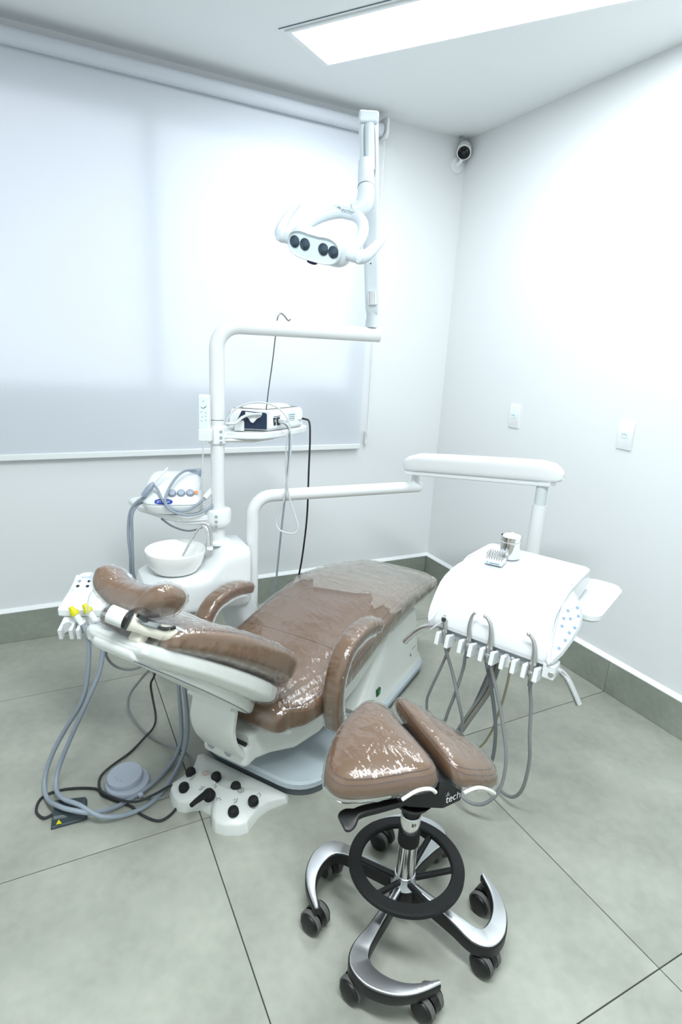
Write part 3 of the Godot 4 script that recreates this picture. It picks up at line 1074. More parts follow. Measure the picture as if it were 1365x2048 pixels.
func cuspidor() -> void:
	var t := thing("cuspidor_unit", "white cuspidor unit with round basin behind the chair", "cuspidor", at(-1.87, 0.5, 0.88))
	var rr := []
	for q in [[-2.105, 0.535, 0.600, 0.885, 0.085], [-2.095, 0.520, 0.628, 0.885, 0.115], [-2.06, 0.505, 0.640, 0.885, 0.140], [-1.98, 0.495, 0.645, 0.885, 0.148], [-1.88, 0.490, 0.646, 0.880, 0.148], [-1.84, 0.485, 0.660, 0.878, 0.145], [-1.80, 0.48, 0.705, 0.875, 0.138], [-1.765, 0.475, 0.735, 0.872, 0.130], [-1.70, 0.47, 0.742, 0.870, 0.122], [-1.665, 0.47, 0.738, 0.868, 0.114], [-1.65, 0.48, 0.725, 0.868, 0.098]]:
		rr.append(oval(V(q[0], (q[1] + q[2]) * 0.5, q[3]), V(0, 0, q[4]), V(0, (q[2] - q[1]) * 0.5, 0), 36, 0.28))
	part(Geo.new().rings(rr), "body", M.white_plastic, t, true, 45)
	# swan-necked arm that carries the unit from the chair base
	var arm := curve([V(-1.70, 0.50, 0.87), V(-1.66, 0.36, 0.88), V(-1.58, 0.26, 0.93), V(-1.46, 0.20, 1.05)], 6)
	part(strip_along(arm, V(0.5, 0, 0.85), 0.075, 0.055, 0.35), "support_arm", M.white_plastic, t, true)
	# basin
	var bowl := part(lathe([[0.0, 0.650], [0.082, 0.650], [0.090, 0.653], [0.108, 0.680], [0.119, 0.715], [0.1235, 0.738], [0.1215, 0.742], [0.116, 0.738], [0.108, 0.715], [0.092, 0.688], [0.060, 0.672], [0.020, 0.666], [0.0, 0.666]], 48).moved(at(-1.957, 0, 0.892)), "basin", M.white_ceramic, t, true, 50)
	bowl.set_meta("label", "round white ceramic spittoon basin")
	part(drum(0.016, 0.004, 0.001).moved(at(-1.957, 0.666, 0.892)), "drain", M.steel, bowl, true)
	part(tube(curve([V(-1.828, 0.738, 0.935), V(-1.826, 0.800, 0.921), V(-1.832, 0.826, 0.908), V(-1.846, 0.832, 0.900), V(-1.861, 0.820, 0.896), V(-1.897, 0.763, 0.895), V(-1.928, 0.706, 0.894)], 6), 0.0052, 10), "bowl_spout", M.chrome, t, true)
	part(tube(curve([V(-1.815, 0.738, 0.925), V(-1.813, 0.80, 0.91), V(-1.820, 0.835, 0.90), V(-1.835, 0.838, 0.893)], 6), 0.005, 10), "cup_filler", M.steel, t, true)
	part(drum(0.014, 0.012, 0.002).moved(at(-1.823, 0.735, 0.931)), "spout_base", M.white_plastic, t, true)
	part(lathe([[0.0, 0.735], [0.052, 0.735], [0.052, 0.745], [0.046, 0.752], [0.0, 0.752]], 28).moved(at(POST.x, 0, POST.z)), "post_socket", M.white_plastic, t, true)
	# lower shelf with its clamp
	var s1 := thing("equipment_shelf", "lower white shelf clamped to the post above the basin", "shelf", at(POST.x, 0.85, POST.z), "shelves on the light post")
	part(extrude([[-2.09, 0.525], [-2.065, 0.645], [-2.025, 0.715], [-1.985, 0.800], [-1.94, 0.848], [-1.885, 0.868], [-1.82, 0.875], [-1.775, 0.87], [-1.755, 0.83], [-1.785, 0.68], [-1.88, 0.55], [-2.0, 0.495], [-2.06, 0.49]], 0.842, 0.870, 0.006), "shelf_board", M.white_plastic, s1, true)
	part(extrude([[-1.95, 0.83], [-1.88, 0.86], [-1.80, 0.875], [-1.775, 0.83], [-1.83, 0.74], [-1.92, 0.76]], 0.825, 0.845, 0.008), "shelf_rib", M.white_plastic, s1, true)
	part(lathe([[0.0, 0.815], [0.044, 0.815], [0.054, 0.825], [0.056, 0.84], [0.056, 0.88], [0.052, 0.888], [0.031, 0.890], [0.0, 0.890]], 32).moved(at(POST.x, 0, POST.z)), "clamp", M.white_plastic, s1, true)
	for y in [0.868, 0.846, 0.826]:
		part(drum(0.0065, 0.003, 0.001, 12).moved(aimed(V(POST.x - 0.022, y, POST.z + 0.051), V(-0.4, 0, 0.9))), "clamp_screw", M.recess_grey, s1, true)
	# upper shelf
	var s2 := thing("equipment_shelf", "upper white shelf clamped to the post, carrying the motor unit", "shelf", at(POST.x, 1.21, POST.z), "shelves on the light post")
	part(extrude([[-1.79, 0.885], [-1.72, 0.885], [-1.66, 0.915], [-1.60, 0.925], [-1.54, 0.905], [-1.44, 0.845], [-1.345, 0.775], [-1.305, 0.72], [-1.315, 0.64], [-1.36, 0.60], [-1.50, 0.63], [-1.70, 0.74], [-1.79, 0.80]], 1.193, 1.222, 0.005), "shelf_board", M.white_plastic, s2, true)
	part(extrude([[-1.74, 0.885], [-1.62, 0.905], [-1.50, 0.83], [-1.55, 0.74], [-1.74, 0.80]], 1.178, 1.195, 0.008), "shelf_rib", M.shell_plastic, s2, true)
	part(lathe([[0.0, 1.170], [0.036, 1.170], [0.041, 1.176], [0.041, 1.238], [0.037, 1.244], [0.0, 1.244]], 8).moved(at(POST.x, 0, POST.z, 0.2)), "clamp", M.white_plastic, s2, true)
	for y in [1.225, 1.200, 1.180]:
		part(drum(0.0065, 0.003, 0.001, 12).moved(aimed(V(POST.x + 0.004, y, POST.z + 0.039), V(0.0, 0, 1))), "clamp_screw", M.recess_grey, s2, true)
	# slim control pad hanging beside the upper clamp
	var pd := thing("control_pad", "slim white control pad hanging beside the post on its cord", "control pad", at(-1.825, 1.19, 0.885, -0.55))
	part(rbox(0.045, 0.185, 0.028, 0.006).moved(at(0, 0.09, 0)), "body", M.white_plastic, pd)
	part(rbox(0.034, 0.160, 0.002, 0.0008).moved(at(-0.001, 0.093, 0.0142)), "face_plate", M.panel_tint, pd)
	part(rbox(0.052, 0.05, 0.038, 0.006).moved(at(0.002, 0.022, -0.002)), "holder", M.white_plastic, pd)
	part(tube([V(-0.010, 0.134, 0.0156), V(-0.002, 0.130, 0.0156), V(0.004, 0.132, 0.0156), V(0.012, 0.139, 0.0156)], 0.0012, 5), "printed_sign", M.print_dark, pd)
	for q in [[-0.008, 0.115], [0.009, 0.112], [-0.006, 0.095], [0.009, 0.099], [-0.008, 0.080], [0.009, 0.084], [0.0, 0.158]]:
		part(rbox(0.006, 0.0022, 0.0008, 0.0003).moved(at(q[0], q[1], 0.0154)), "printed_sign", M.print_grey, pd)
	part(rbox(0.018, 0.003, 0.0008, 0.0003).moved(at(-0.002, 0.032, 0.0154)), "printed_sign", M.print_blue, pd)
	part(tube(curve([V(-1.835, 1.19, 0.90), V(-1.84, 1.10, 0.90), V(-1.845, 1.03, 0.90), V(-1.848, 0.985, 0.89)], 5), 0.0032, 8), "cord", M.cord_white, pd, true)


func operating_light() -> void:
	var t := thing("operating_light", "white operating light with four dark lenses on an arched post", "operating light", at(POST.x, 0.75, POST.z))
	var dir := V(0.656, 0, 0.119).normalized()
	var h := 1.640
	var pts := [V(POST.x, 0.745, POST.z), V(POST.x, 1.268, POST.z)]
	part(tube(pts, 0.0285, 24), "post", M.white_gloss, t, true)
	part(tube([V(POST.x, 1.2665, POST.z), V(POST.x, 1.2705, POST.z)], 0.0275, 24), "post_joint", M.print_dark, t, true)
	var up := [V(POST.x, 1.2705, POST.z), V(POST.x, 1.42, POST.z), V(POST.x, h - 0.09, POST.z)]
	for k in range(1, 9):
		var a := PI / 2 * k / 8
		up.append(V(POST.x, h - 0.09, POST.z) + dir * 0.09 * (1.0 - cos(a)) + V(0, 0.09 * sin(a), 0))
	up.append(V(POST.x, h, POST.z) + dir * 0.30)
	up.append(V(POST.x, h, POST.z) + dir * 0.683)
	part(tube(up, 0.0305, 24), "post_arm", M.white_gloss, t, true)
	# riser arm from the end of the post arm, leaning back over it
	var foot := V(POST.x, h + 0.028, POST.z) + dir * 0.645
	part(lathe([[0.0, 0.0], [0.026, 0.0], [0.026, 0.03], [0.024, 0.034], [0.024, 0.066], [0.0, 0.07]], 20).moved(aimed(foot, V(0, 1, 0))), "riser_collar", M.lamp_white, t, true)
	var top := V(-1.199, 2.43, 0.965)
	var low := foot + V(0, 0.055, 0)
	var ax := (top - low).normalized()
	var fs := V(-0.2, 0, 1.0)
	var rr := []
	for q in [[0.0, 0.024, 0.022], [0.02, 0.028, 0.026], [0.30, 0.030, 0.029], [0.60, 0.033, 0.032], [0.93, 0.037, 0.036], [1.0, 0.037, 0.034]]:
		var c := low.lerp(top, q[0])
		rr.append(oval(c, V(0.9, 0.0, 0.44).normalized() * q[1], V(-0.44, 0, 0.9).normalized() * q[2], 24, 0.35))
	part(Geo.new().rings(rr), "riser_arm", M.lamp_white, t, true, 45)
	part(lathe([[0.0, -0.026], [0.0195, -0.026], [0.0195, 0.026], [0.0, 0.026]], 20).moved(aimed(low.lerp(top, 0.085) + V(-0.010, 0, 0.022), ax)), "riser_spring", M.chrome, t, true)
	var face_n := V(-0.44, 0, 0.9).normalized()
	part(drum(0.0028, 0.002, 0.0006, 10).moved(aimed(low.lerp(top, 0.27) + face_n * 0.028 + V(-0.004, 0, 0), face_n)), "riser_screw", M.print_dark, t, true)
	# raised frame and slot at the head of the riser, with the hanging tube in it
	var sx := V(0.9, 0, 0.44).normalized()
	var slot := Geo.new()
	slot.rings([oval(top - ax * 0.12 + face_n * 0.0335, sx * 0.024, ax * 0.095, 24, 0.5), oval(top - ax * 0.12 + face_n * 0.0375, sx * 0.024, ax * 0.095, 24, 0.5)])
	part(slot, "riser_slot", M.recess_grey, t, true)
	var hang := [top - ax * 0.035 + face_n * 0.046, top - ax * 0.19 + face_n * 0.056]
	part(tube(hang, 0.0175, 18), "hanger_pin", M.lamp_white, t, true)
	part(box_between(V(-0.038, -0.03, -0.045), V(0.038, 0.012, 0.045), 0.010).moved(frame(top + face_n * 0.006, sx, ax)), "riser_cap", M.lamp_white, t, true)
	var sl_a := V(-1.240, 2.255, 1.040)
	var sl := curve([sl_a, V(-1.251, 2.20, 1.068), V(-1.259, 2.150, 1.090), V(-1.266, 2.112, 1.100), V(-1.280, 2.085, 1.097), V(-1.308, 2.071, 1.084)], 6)
	part(tube(sl, [0.028, 0.031, 0.0315, 0.033, 0.033, 0.030], 22), "elbow", M.lamp_white, t, true)
	part(tube([V(-1.2575, 2.160, 1.0855), V(-1.2581, 2.1565, 1.0871)], 0.0322, 22), "elbow_joint", M.print_grey, t, true)
	# lamp head
	var le := V(-1.558, 1.962, 1.019)
	var re := V(-1.370, 1.888, 1.256)
	var hc := (le + re) * 0.5
	var hx := (re - le).normalized()
	var to_eye := (CAM - hc).normalized()
	var hz := (to_eye - hx * to_eye.dot(hx)).normalized().rotated(hx, deg_to_rad(14))
	var hy := hz.cross(hx)
	var f := Transform3D(Basis(hx, hy, hz), hc)
	var body := []
	for i in 25:
		var x := lerpf(-0.122, 0.122, i / 24.0)
		var e := 1.0 - pow(absf(x) / 0.122, 6.0)
		var hh := (0.056 - 0.006 * exp(-pow(x / 0.05, 2.0))) * maxf(0.25, pow(e, 0.4))
		body.append(oval(f * V(x, 0, -0.012), hy * hh, hz * 0.045 * maxf(0.4, pow(e, 0.4)), 28, 0.75))
	var head := part(Geo.new().rings(body), "lamp_head", M.lamp_white, t, true, 50)
	# bevelled mouth, inner reflector plate and lenses
	var outline := func(sc: float, z: float) -> PackedVector3Array:
		var ring := PackedVector3Array()
		for k in 48:
			var a := TAU * (k + 0.5) / 48
			var x := 0.104 * signf(cos(a)) * pow(absf(cos(a)), 0.55)
			var y := 0.044 * signf(sin(a)) * pow(absf(sin(a)), 0.75) * (1.0 - 0.16 * exp(-pow(x / 0.04, 2.0)) * (1.0 if sin(a) > 0 else 0.0))
			ring.append(f * V(x * (1.0 + (sc - 1.0) * 0.4), y * sc + 0.002, z))
		return ring
	part(Geo.new().rings([outline.call(1.12, 0.018), outline.call(1.08, 0.043), outline.call(1.02, 0.0455), outline.call(0.92, 0.037)], false), "bezel", M.lamp_white, head, true)
	part(Geo.new().rings([outline.call(0.97, 0.034), outline.call(0.97, 0.0372)]), "reflector_plate", M.panel_tint, head, true)
	for x in [-0.080, -0.037, 0.040, 0.081]:
		part(lathe([[0.0, 0.0058], [0.010, 0.0048], [0.0185, 0.0018], [0.0208, 0.001], [0.0208, -0.001], [0.0, -0.001]], 28).moved(f * Transform3D(Basis(V(1, 0, 0), PI / 2), V(x, 0.004, 0.0385))), "lens", M.lens_mirror, head, true)
		part(torus(0.0208, 0.0012, 28, 6).moved(f * Transform3D(Basis(V(1, 0, 0), PI / 2), V(x, 0.004, 0.0385))), "lens_ring", M.chrome, head, true)
	part(Geo.new().rings([oval(f * V(-0.004, -0.0495, 0.0315), hx * 0.022, hy * 0.008 + hz * 0.004, 24), oval(f * V(-0.004, -0.0505, 0.0355), hx * 0.021, hy * 0.007 + hz * 0.003, 24)]), "sensor_window", M.sensor_purple, head, true)
	# yoke from end to end, arched over to the elbow
	var tip := V(-1.324, 2.062, 1.081)
	var ymid := tip - hc
	var yu := (ymid - hx * ymid.dot(hx)).normalized()
	# handles at both ends
	for s in [-1.0, 1.0]:
		part(lathe([[0.0, 0.0], [0.021, 0.0], [0.0235, 0.003], [0.0235, 0.030], [0.022, 0.034], [0.0, 0.035]], 22).moved(aimed(f * V(s * 0.116, 0, -0.010), hx * s)), "handle_collar", M.lamp_white, head, true)
		part(tube([f * V(s * 0.1505, 0, -0.010), f * V(s * 0.1525, 0, -0.010)], 0.0215, 20), "handle_joint", M.print_grey, head, true)
		var gr := curve([f * V(s * 0.150, 0, -0.010), f * V(s * 0.164, 0, -0.009), f * V(s * 0.180, 0, -0.006) + yu * 0.014, f * V(s * 0.192, 0, 0.002) + yu * 0.058, f * V(s * 0.198, 0, 0.010) + yu * 0.122, f * V(s * 0.196, 0, 0.014) + yu * 0.195], 5)
		part(tube(gr, [0.022, 0.0245, 0.023, 0.020, 0.017, 0.014, 0.009], 16), "handle", M.lamp_white, head, true)
		part(drum(0.010, 0.006, 0.002).moved(aimed(f * V(s * 0.170, -0.006, 0.010), hz)), "handle_button", M.lamp_white, head, true)
	var arc := []
	for k in 21:
		var a := PI * k / 20.0
		arc.append(hc - hz * 0.012 - hx * 0.122 * cos(a) * (1.0 + 0.10 * sin(a)) + ymid * sin(a))
	part(tube(arc, [0.016, 0.0185, 0.020, 0.0215, 0.022, 0.022, 0.022, 0.0215, 0.020, 0.0185, 0.016], 16), "yoke", M.lamp_white, t, true)
	# thicker name plate on the crown of the yoke
	var out := (CAM - tip).normalized()
	var mid: Vector3 = arc[10]
	var tx: Vector3 = (arc[12] - arc[8]).normalized()
	var tz := (out - tx * out.dot(tx)).normalized()
	var ty := tz.cross(tx)
	part(rbox(0.124, 0.048, 0.050, 0.020, 4).moved(Transform3D(Basis(tx, ty, tz), mid - tx * 0.008)), "name_plate", M.lamp_white, t, true)
	letters("evotec", 0.019, "name_print", M.print_grey, t, Transform3D(Basis(tx, ty, tz), mid + tz * 0.0251 + tx * 0.004 + ty * 0.004))
	part(torus(0.0075, 0.0010, 20, 5).moved(Transform3D(Basis(tx, -tz, ty), mid + tz * 0.0253 - tx * 0.036 + ty * 0.004)), "name_emblem", M.print_grey, t, true)
	part(drum(0.004, 0.0008, 0.0003, 14).moved(aimed(mid + tz * 0.0248 - tx * 0.036 + ty * 0.004, tz)), "name_emblem", M.print_grey, t, true)


func scaler() -> void:
	var t := thing("ultrasonic_scaler", "white ultrasonic scaler with three grey knobs on the lower shelf", "dental device", at(-1.925, 0.870, 0.735))
	var fd := V(-0.30, 0, 0.954)
	var sd := V(0.954, 0, 0.30)
	var c := V(-1.925, 0, 0.735)
	var rr := []
	for q in [[0.872, 0.105, 0.095, 0.0], [0.878, 0.116, 0.108, 0.0], [0.905, 0.124, 0.116, 0.002], [0.918, 0.126, 0.118, 0.003], [0.935, 0.124, 0.112, -0.002], [0.965, 0.118, 0.094, -0.018], [0.995, 0.108, 0.072, -0.038], [1.012, 0.094, 0.052, -0.052], [1.018, 0.075, 0.034, -0.058]]:
		rr.append(oval(c + V(0, q[0], 0) + fd * q[3], sd * q[1], fd * q[2], 40, 0.55))
	part(Geo.new().rings(rr), "body", M.white_plastic, t, true, 50)
	var seam := oval(c + V(0, 0.9185, 0) + fd * 0.003, sd * 0.1265, fd * 0.1185, 40, 0.55)
	var sl := Array(seam)
	sl.append(seam[0])
	part(tube(sl, 0.0010, 5), "case_seam", M.recess_grey, t, true)
	var slope := (V(0, 1, 0) * 0.62 + fd * 0.78).normalized()
	var base := c + V(0, 0.957, 0) + fd * 0.084
	for k in 3:
		part(lathe([[0.0, 0.020], [0.012, 0.0185], [0.0165, 0.011], [0.0175, 0.0], [0.0, 0.0]], 18).moved(aimed(base + sd * (0.002 + 0.036 * k) - fd * 0.004 * k, slope)), "knob", M.knob_grey, t, true)
		part(rbox(0.003, 0.001, 0.006, 0.0003).moved(frame(base + sd * (-0.006 + 0.036 * k) - slope.cross(sd) * 0.0 + (fd * 0.55 - V(0, 0.75, 0)) * 0.020, sd, slope)), "knob_mark", M.print_dark, t, true)
	part(drum(0.008, 0.0016, 0.0006, 16).moved(aimed(base + sd * 0.098 - fd * 0.006 + V(0, 0.006, 0), slope)), "warning_dot", M.orange_dot, t, true)
	var lb := c + V(0, 0.930, 0) + fd * 0.112 - sd * 0.030
	var ln := (V(0, 1, 0) * 0.35 + fd).normalized()
	var lf := frame(lb, sd, ln.cross(sd))
	part(Geo.new().rings([oval(lb, sd * 0.036, lf.basis.y * 0.012, 28, 0.8), oval(lb + ln * 0.004, sd * 0.036, lf.basis.y * 0.012, 28, 0.8)]), "name_label", M.label_blue, t, true)
	var up_y := ln.cross(sd).normalized()
	letters("JET SONIC", 0.012, "name_print", M.print_white, t, Transform3D(Basis(sd, up_y, sd.cross(up_y)), lb + ln * 0.0042))
	part(rbox(0.055, 0.035, 0.04, 0.012).moved(at(-1.818, 1.015, 0.69, 0.3)), "bottle_cap", M.knob_grey, t, true)
	# handpieces on the sides and their looping cords
	part(tube(curve([V(-2.062, 0.950, 0.79), V(-2.035, 0.985, 0.80), V(-2.02, 1.005, 0.80)], 4), [0.010, 0.0135, 0.012, 0.006], 12), "handpiece", M.knob_grey, t, true)
	part(tube([V(-2.02, 1.005, 0.80), V(-1.985, 1.035, 0.785), V(-1.955, 1.060, 0.775)], [0.006, 0.005, 0.004], 10), "handpiece_tip", M.white_plastic, t, true)
	part(tube(curve([V(-1.745, 1.00, 0.80), V(-1.79, 0.965, 0.835), V(-1.825, 0.940, 0.86)], 4), [0.008, 0.011, 0.013, 0.011], 12), "handpiece", M.white_plastic, t, true)
	part(tube(curve([V(-1.825, 0.940, 0.86), V(-1.865, 0.915, 0.872), V(-1.91, 0.898, 0.880), V(-1.955, 0.905, 0.870), V(-1.99, 0.935, 0.845), V(-2.005, 0.975, 0.82), V(-2.02, 1.0, 0.81)], 6), 0.0055, 8), "cord", M.hose_grey, t, true)
	part(tube(curve([V(-1.83, 1.035, 0.74), V(-1.88, 1.042, 0.765), V(-1.925, 1.025, 0.80), V(-1.965, 0.985, 0.835), V(-1.985, 0.945, 0.855), V(-1.98, 0.915, 0.865), V(-1.95, 0.893, 0.878), V(-1.90, 0.880, 0.888), V(-1.85, 0.885, 0.885), V(-1.80, 0.905, 0.87), V(-1.78, 0.915, 0.84)], 6), 0.0055, 8), "cord", M.hose_grey, t, true)
	part(tube(curve([V(-2.050, 0.945, 0.785), V(-2.085, 0.915, 0.76), V(-2.112, 0.865, 0.745), V(-2.122, 0.77, 0.745), V(-2.118, 0.682, 0.746), V(-2.117, 0.591, 0.718), V(-2.10, 0.50, 0.70)], 6), 0.0065, 8), "cord", M.hose_grey, t, true)
	part(tube(curve([V(-2.02, 0.905, 0.72), V(-2.07, 0.905, 0.74), V(-2.104, 0.865, 0.757), V(-2.108, 0.77, 0.752), V(-2.110, 0.682, 0.752), V(-2.108, 0.591, 0.730), V(-2.09, 0.50, 0.71)], 6), 0.0065, 8), "cord", M.hose_grey, t, true)
	part(tube(curve([V(-1.992, 0.846, 0.79), V(-1.953, 0.818, 0.824), V(-1.899, 0.803, 0.857), V(-1.851, 0.816, 0.878), V(-1.815, 0.835, 0.868)], 6), 0.0042, 8), "cord", M.hose_dark, t, true)


func motor_unit() -> void:
	var t := thing("motor_unit", "white surgical motor unit with navy handpiece holder on the upper shelf", "dental device", at(-1.53, 1.222, 0.79))
	var poly := [[-1.560, 0.900], [-1.548, 0.899], [-1.348, 0.772], [-1.342, 0.76], [-1.395, 0.665], [-1.41, 0.66], [-1.655, 0.745], [-1.705, 0.800], [-1.71, 0.835], [-1.69, 0.85]]
	part(extrude(poly, 1.224, 1.312, 0.012, 0.006), "body", M.white_plastic, t, true)
	part(extrude([[-1.64, 0.80], [-1.56, 0.86], [-1.40, 0.76], [-1.44, 0.70], [-1.63, 0.76]], 1.305, 1.325, 0.008, 0.008), "lid", M.white_plastic, t, true)
	# navy panel on the slanted end, with white rests for handpieces
	var a := V(-1.702, 1.268, 0.850)
	var b := V(-1.566, 1.268, 0.908)
	var ex := (b - a).normalized()
	var en := V(-ex.z, 0, ex.x)
	var fr := frame((a + b) * 0.5 + en * 0.002, ex, V(0, 1, 0))
	var pg := extrude([[-0.066, -0.030], [-0.034, 0.040], [0.064, 0.034], [0.070, 0.028], [0.070, -0.034], [-0.02, -0.034]], -0.004, 0.004, 0.001)
	part(pg.moved(fr * Transform3D(Basis(V(1, 0, 0), V(0, 0, 1), V(0, 1, 0)), Vector3.ZERO)), "holder_panel", M.navy_plastic, t, true)
	var zt := fr.basis.z
	if zt.dot(en) < 0:
		zt = -zt
	var yoke := extrude([[-0.018, 0.036], [0.044, 0.032], [0.046, 0.018], [0.030, 0.010], [0.022, 0.0], [0.014, -0.008], [0.004, -0.004], [-0.004, 0.010], [-0.018, 0.022]], -0.006, 0.010, 0.002)
	part(yoke.moved(Transform3D(Basis(fr.basis.x, zt, fr.basis.y), fr.origin + zt * 0.010)), "handpiece_rest", M.white_plastic, t, true)
	var rest := extrude([[-0.062, -0.042], [-0.060, -0.010], [-0.052, 0.0], [-0.044, -0.008], [-0.036, -0.002], [-0.026, 0.002], [-0.022, -0.006], [-0.022, -0.042]], -0.004, 0.012, 0.002)
	part(rest.moved(Transform3D(Basis(fr.basis.x, zt, fr.basis.y), fr.origin + zt * 0.012)), "handpiece_rest", M.white_plastic, t, true)
	part(tube(curve([V(-1.752, 1.262, 0.925), V(-1.71, 1.262, 0.92), V(-1.675, 1.284, 0.905), V(-1.64, 1.296, 0.912), V(-1.60, 1.300, 0.93)], 5), [0.006, 0.0062, 0.0062, 0.006], 10), "cord", M.cord_white, t, true)
	# socket side
	var c1 := V(-1.553, 0, 0.897)
	var d1 := V(0.20, 0, -0.127).normalized()
	var n1 := V(0.127, 0, 0.20).normalized()
	var sf := func(s: float, y: float, o: float) -> Transform3D:
		return Transform3D(Basis(d1, V(0, 1, 0), n1), c1 + d1 * s + V(0, y, 0) + n1 * o)
	part(rbox(0.016, 0.032, 0.005, 0.001).moved(sf.call(0.030, 1.262, 0.002)), "rocker_switch", M.print_dark, t, true)
	part(rbox(0.008, 0.012, 0.004, 0.001).moved(sf.call(0.030, 1.266, 0.005)), "rocker", M.recess_grey, t, true)
	part(rbox(0.020, 0.034, 0.005, 0.001).moved(sf.call(0.055, 1.262, 0.002)), "power_inlet", M.print_dark, t, true)
	part(rbox(0.038, 0.016, 0.03, 0.004).moved(sf.call(0.066, 1.264, 0.020)), "power_plug", M.cord_white, t, true)
	part(rbox(0.060, 0.046, 0.001, 0.0004).moved(sf.call(0.155, 1.270, 0.0012)), "rating_label", M.panel_tint, t, true)
	for k in 4:
		part(rbox(0.046 - 0.006 * (k % 2), 0.0030, 0.0006, 0.0002).moved(sf.call(0.155, 1.284 - 0.0085 * k, 0.0020)), "rating_print", M.print_grey, t, true)
	part(rbox(0.045, 0.0035, 0.0006, 0.0002).moved(sf.call(0.050, 1.284, 0.0020)), "rating_print", M.print_grey, t, true)
	part(tube([sf.call(0.205, 1.262, -0.004).origin, sf.call(0.225, 1.262, 0.012).origin], [0.008, 0.005], 12), "cable_socket", M.white_plastic, t, true)
	# bottle hook standing behind
	part(tube(curve([V(-1.559, 1.305, 0.865), V(-1.546, 1.41, 0.862), V(-1.531, 1.517, 0.860), V(-1.518, 1.625, 0.855), V(-1.512, 1.675, 0.852), V(-1.506, 1.694, 0.852), V(-1.495, 1.702, 0.853), V(-1.484, 1.693, 0.86), V(-1.474, 1.678, 0.87), V(-1.468, 1.675, 0.872), V(-1.462, 1.682, 0.874)], 4), 0.0026, 8), "bottle_hook", M.hook_steel, t, true)
	# cords
	part(tube(curve([sf.call(0.222, 1.262, 0.010).origin, V(-1.352, 1.262, 0.80), V(-1.335, 1.250, 0.815), V(-1.335, 1.18, 0.83), V(-1.340, 1.035, 0.84), V(-1.345, 0.821, 0.85), V(-1.355, 0.639, 0.84), V(-1.362, 0.521, 0.82), V(-1.365, 0.362, 0.769)], 6), 0.0045, 8), "power_cord", M.cord_black, t, true)
	part(tube(curve([V(-1.510, 1.264, 0.905), V(-1.496, 1.256, 0.965), V(-1.484, 1.197, 0.971), V(-1.485, 1.066, 0.955), V(-1.496, 0.928, 0.934), V(-1.522, 0.834, 0.915), V(-1.512, 0.792, 0.934), V(-1.464, 0.780, 0.963), V(-1.438, 0.803, 0.969), V(-1.451, 0.862, 0.955), V(-1.475, 0.950, 0.938), V(-1.496, 1.065, 0.949), V(-1.501, 1.196, 0.963), V(-1.492, 1.260, 0.971), V(-1.523, 1.316, 0.955), V(-1.573, 1.343, 0.940), V(-1.639, 1.345, 0.920), V(-1.705, 1.318, 0.905), V(-1.737, 1.275, 0.900)], 6), 0.0038, 8), "cord", M.cord_white, t, true)
	part(tube(curve([V(-1.500, 1.262, 0.90), V(-1.486, 1.233, 0.950), V(-1.481, 1.084, 0.939), V(-1.478, 0.918, 0.900), V(-1.485, 0.749, 0.880), V(-1.481, 0.588, 0.840), V(-1.480, 0.42, 0.804)], 6), 0.0045, 8), "cord", M.hose_grey, t, true)


# ---- delivery unit: its own x points away from the seated dentist, z to the right

const TRAY := Vector3(-0.743, 0.0, 1.698)
const TRAY_TURN := 25.0


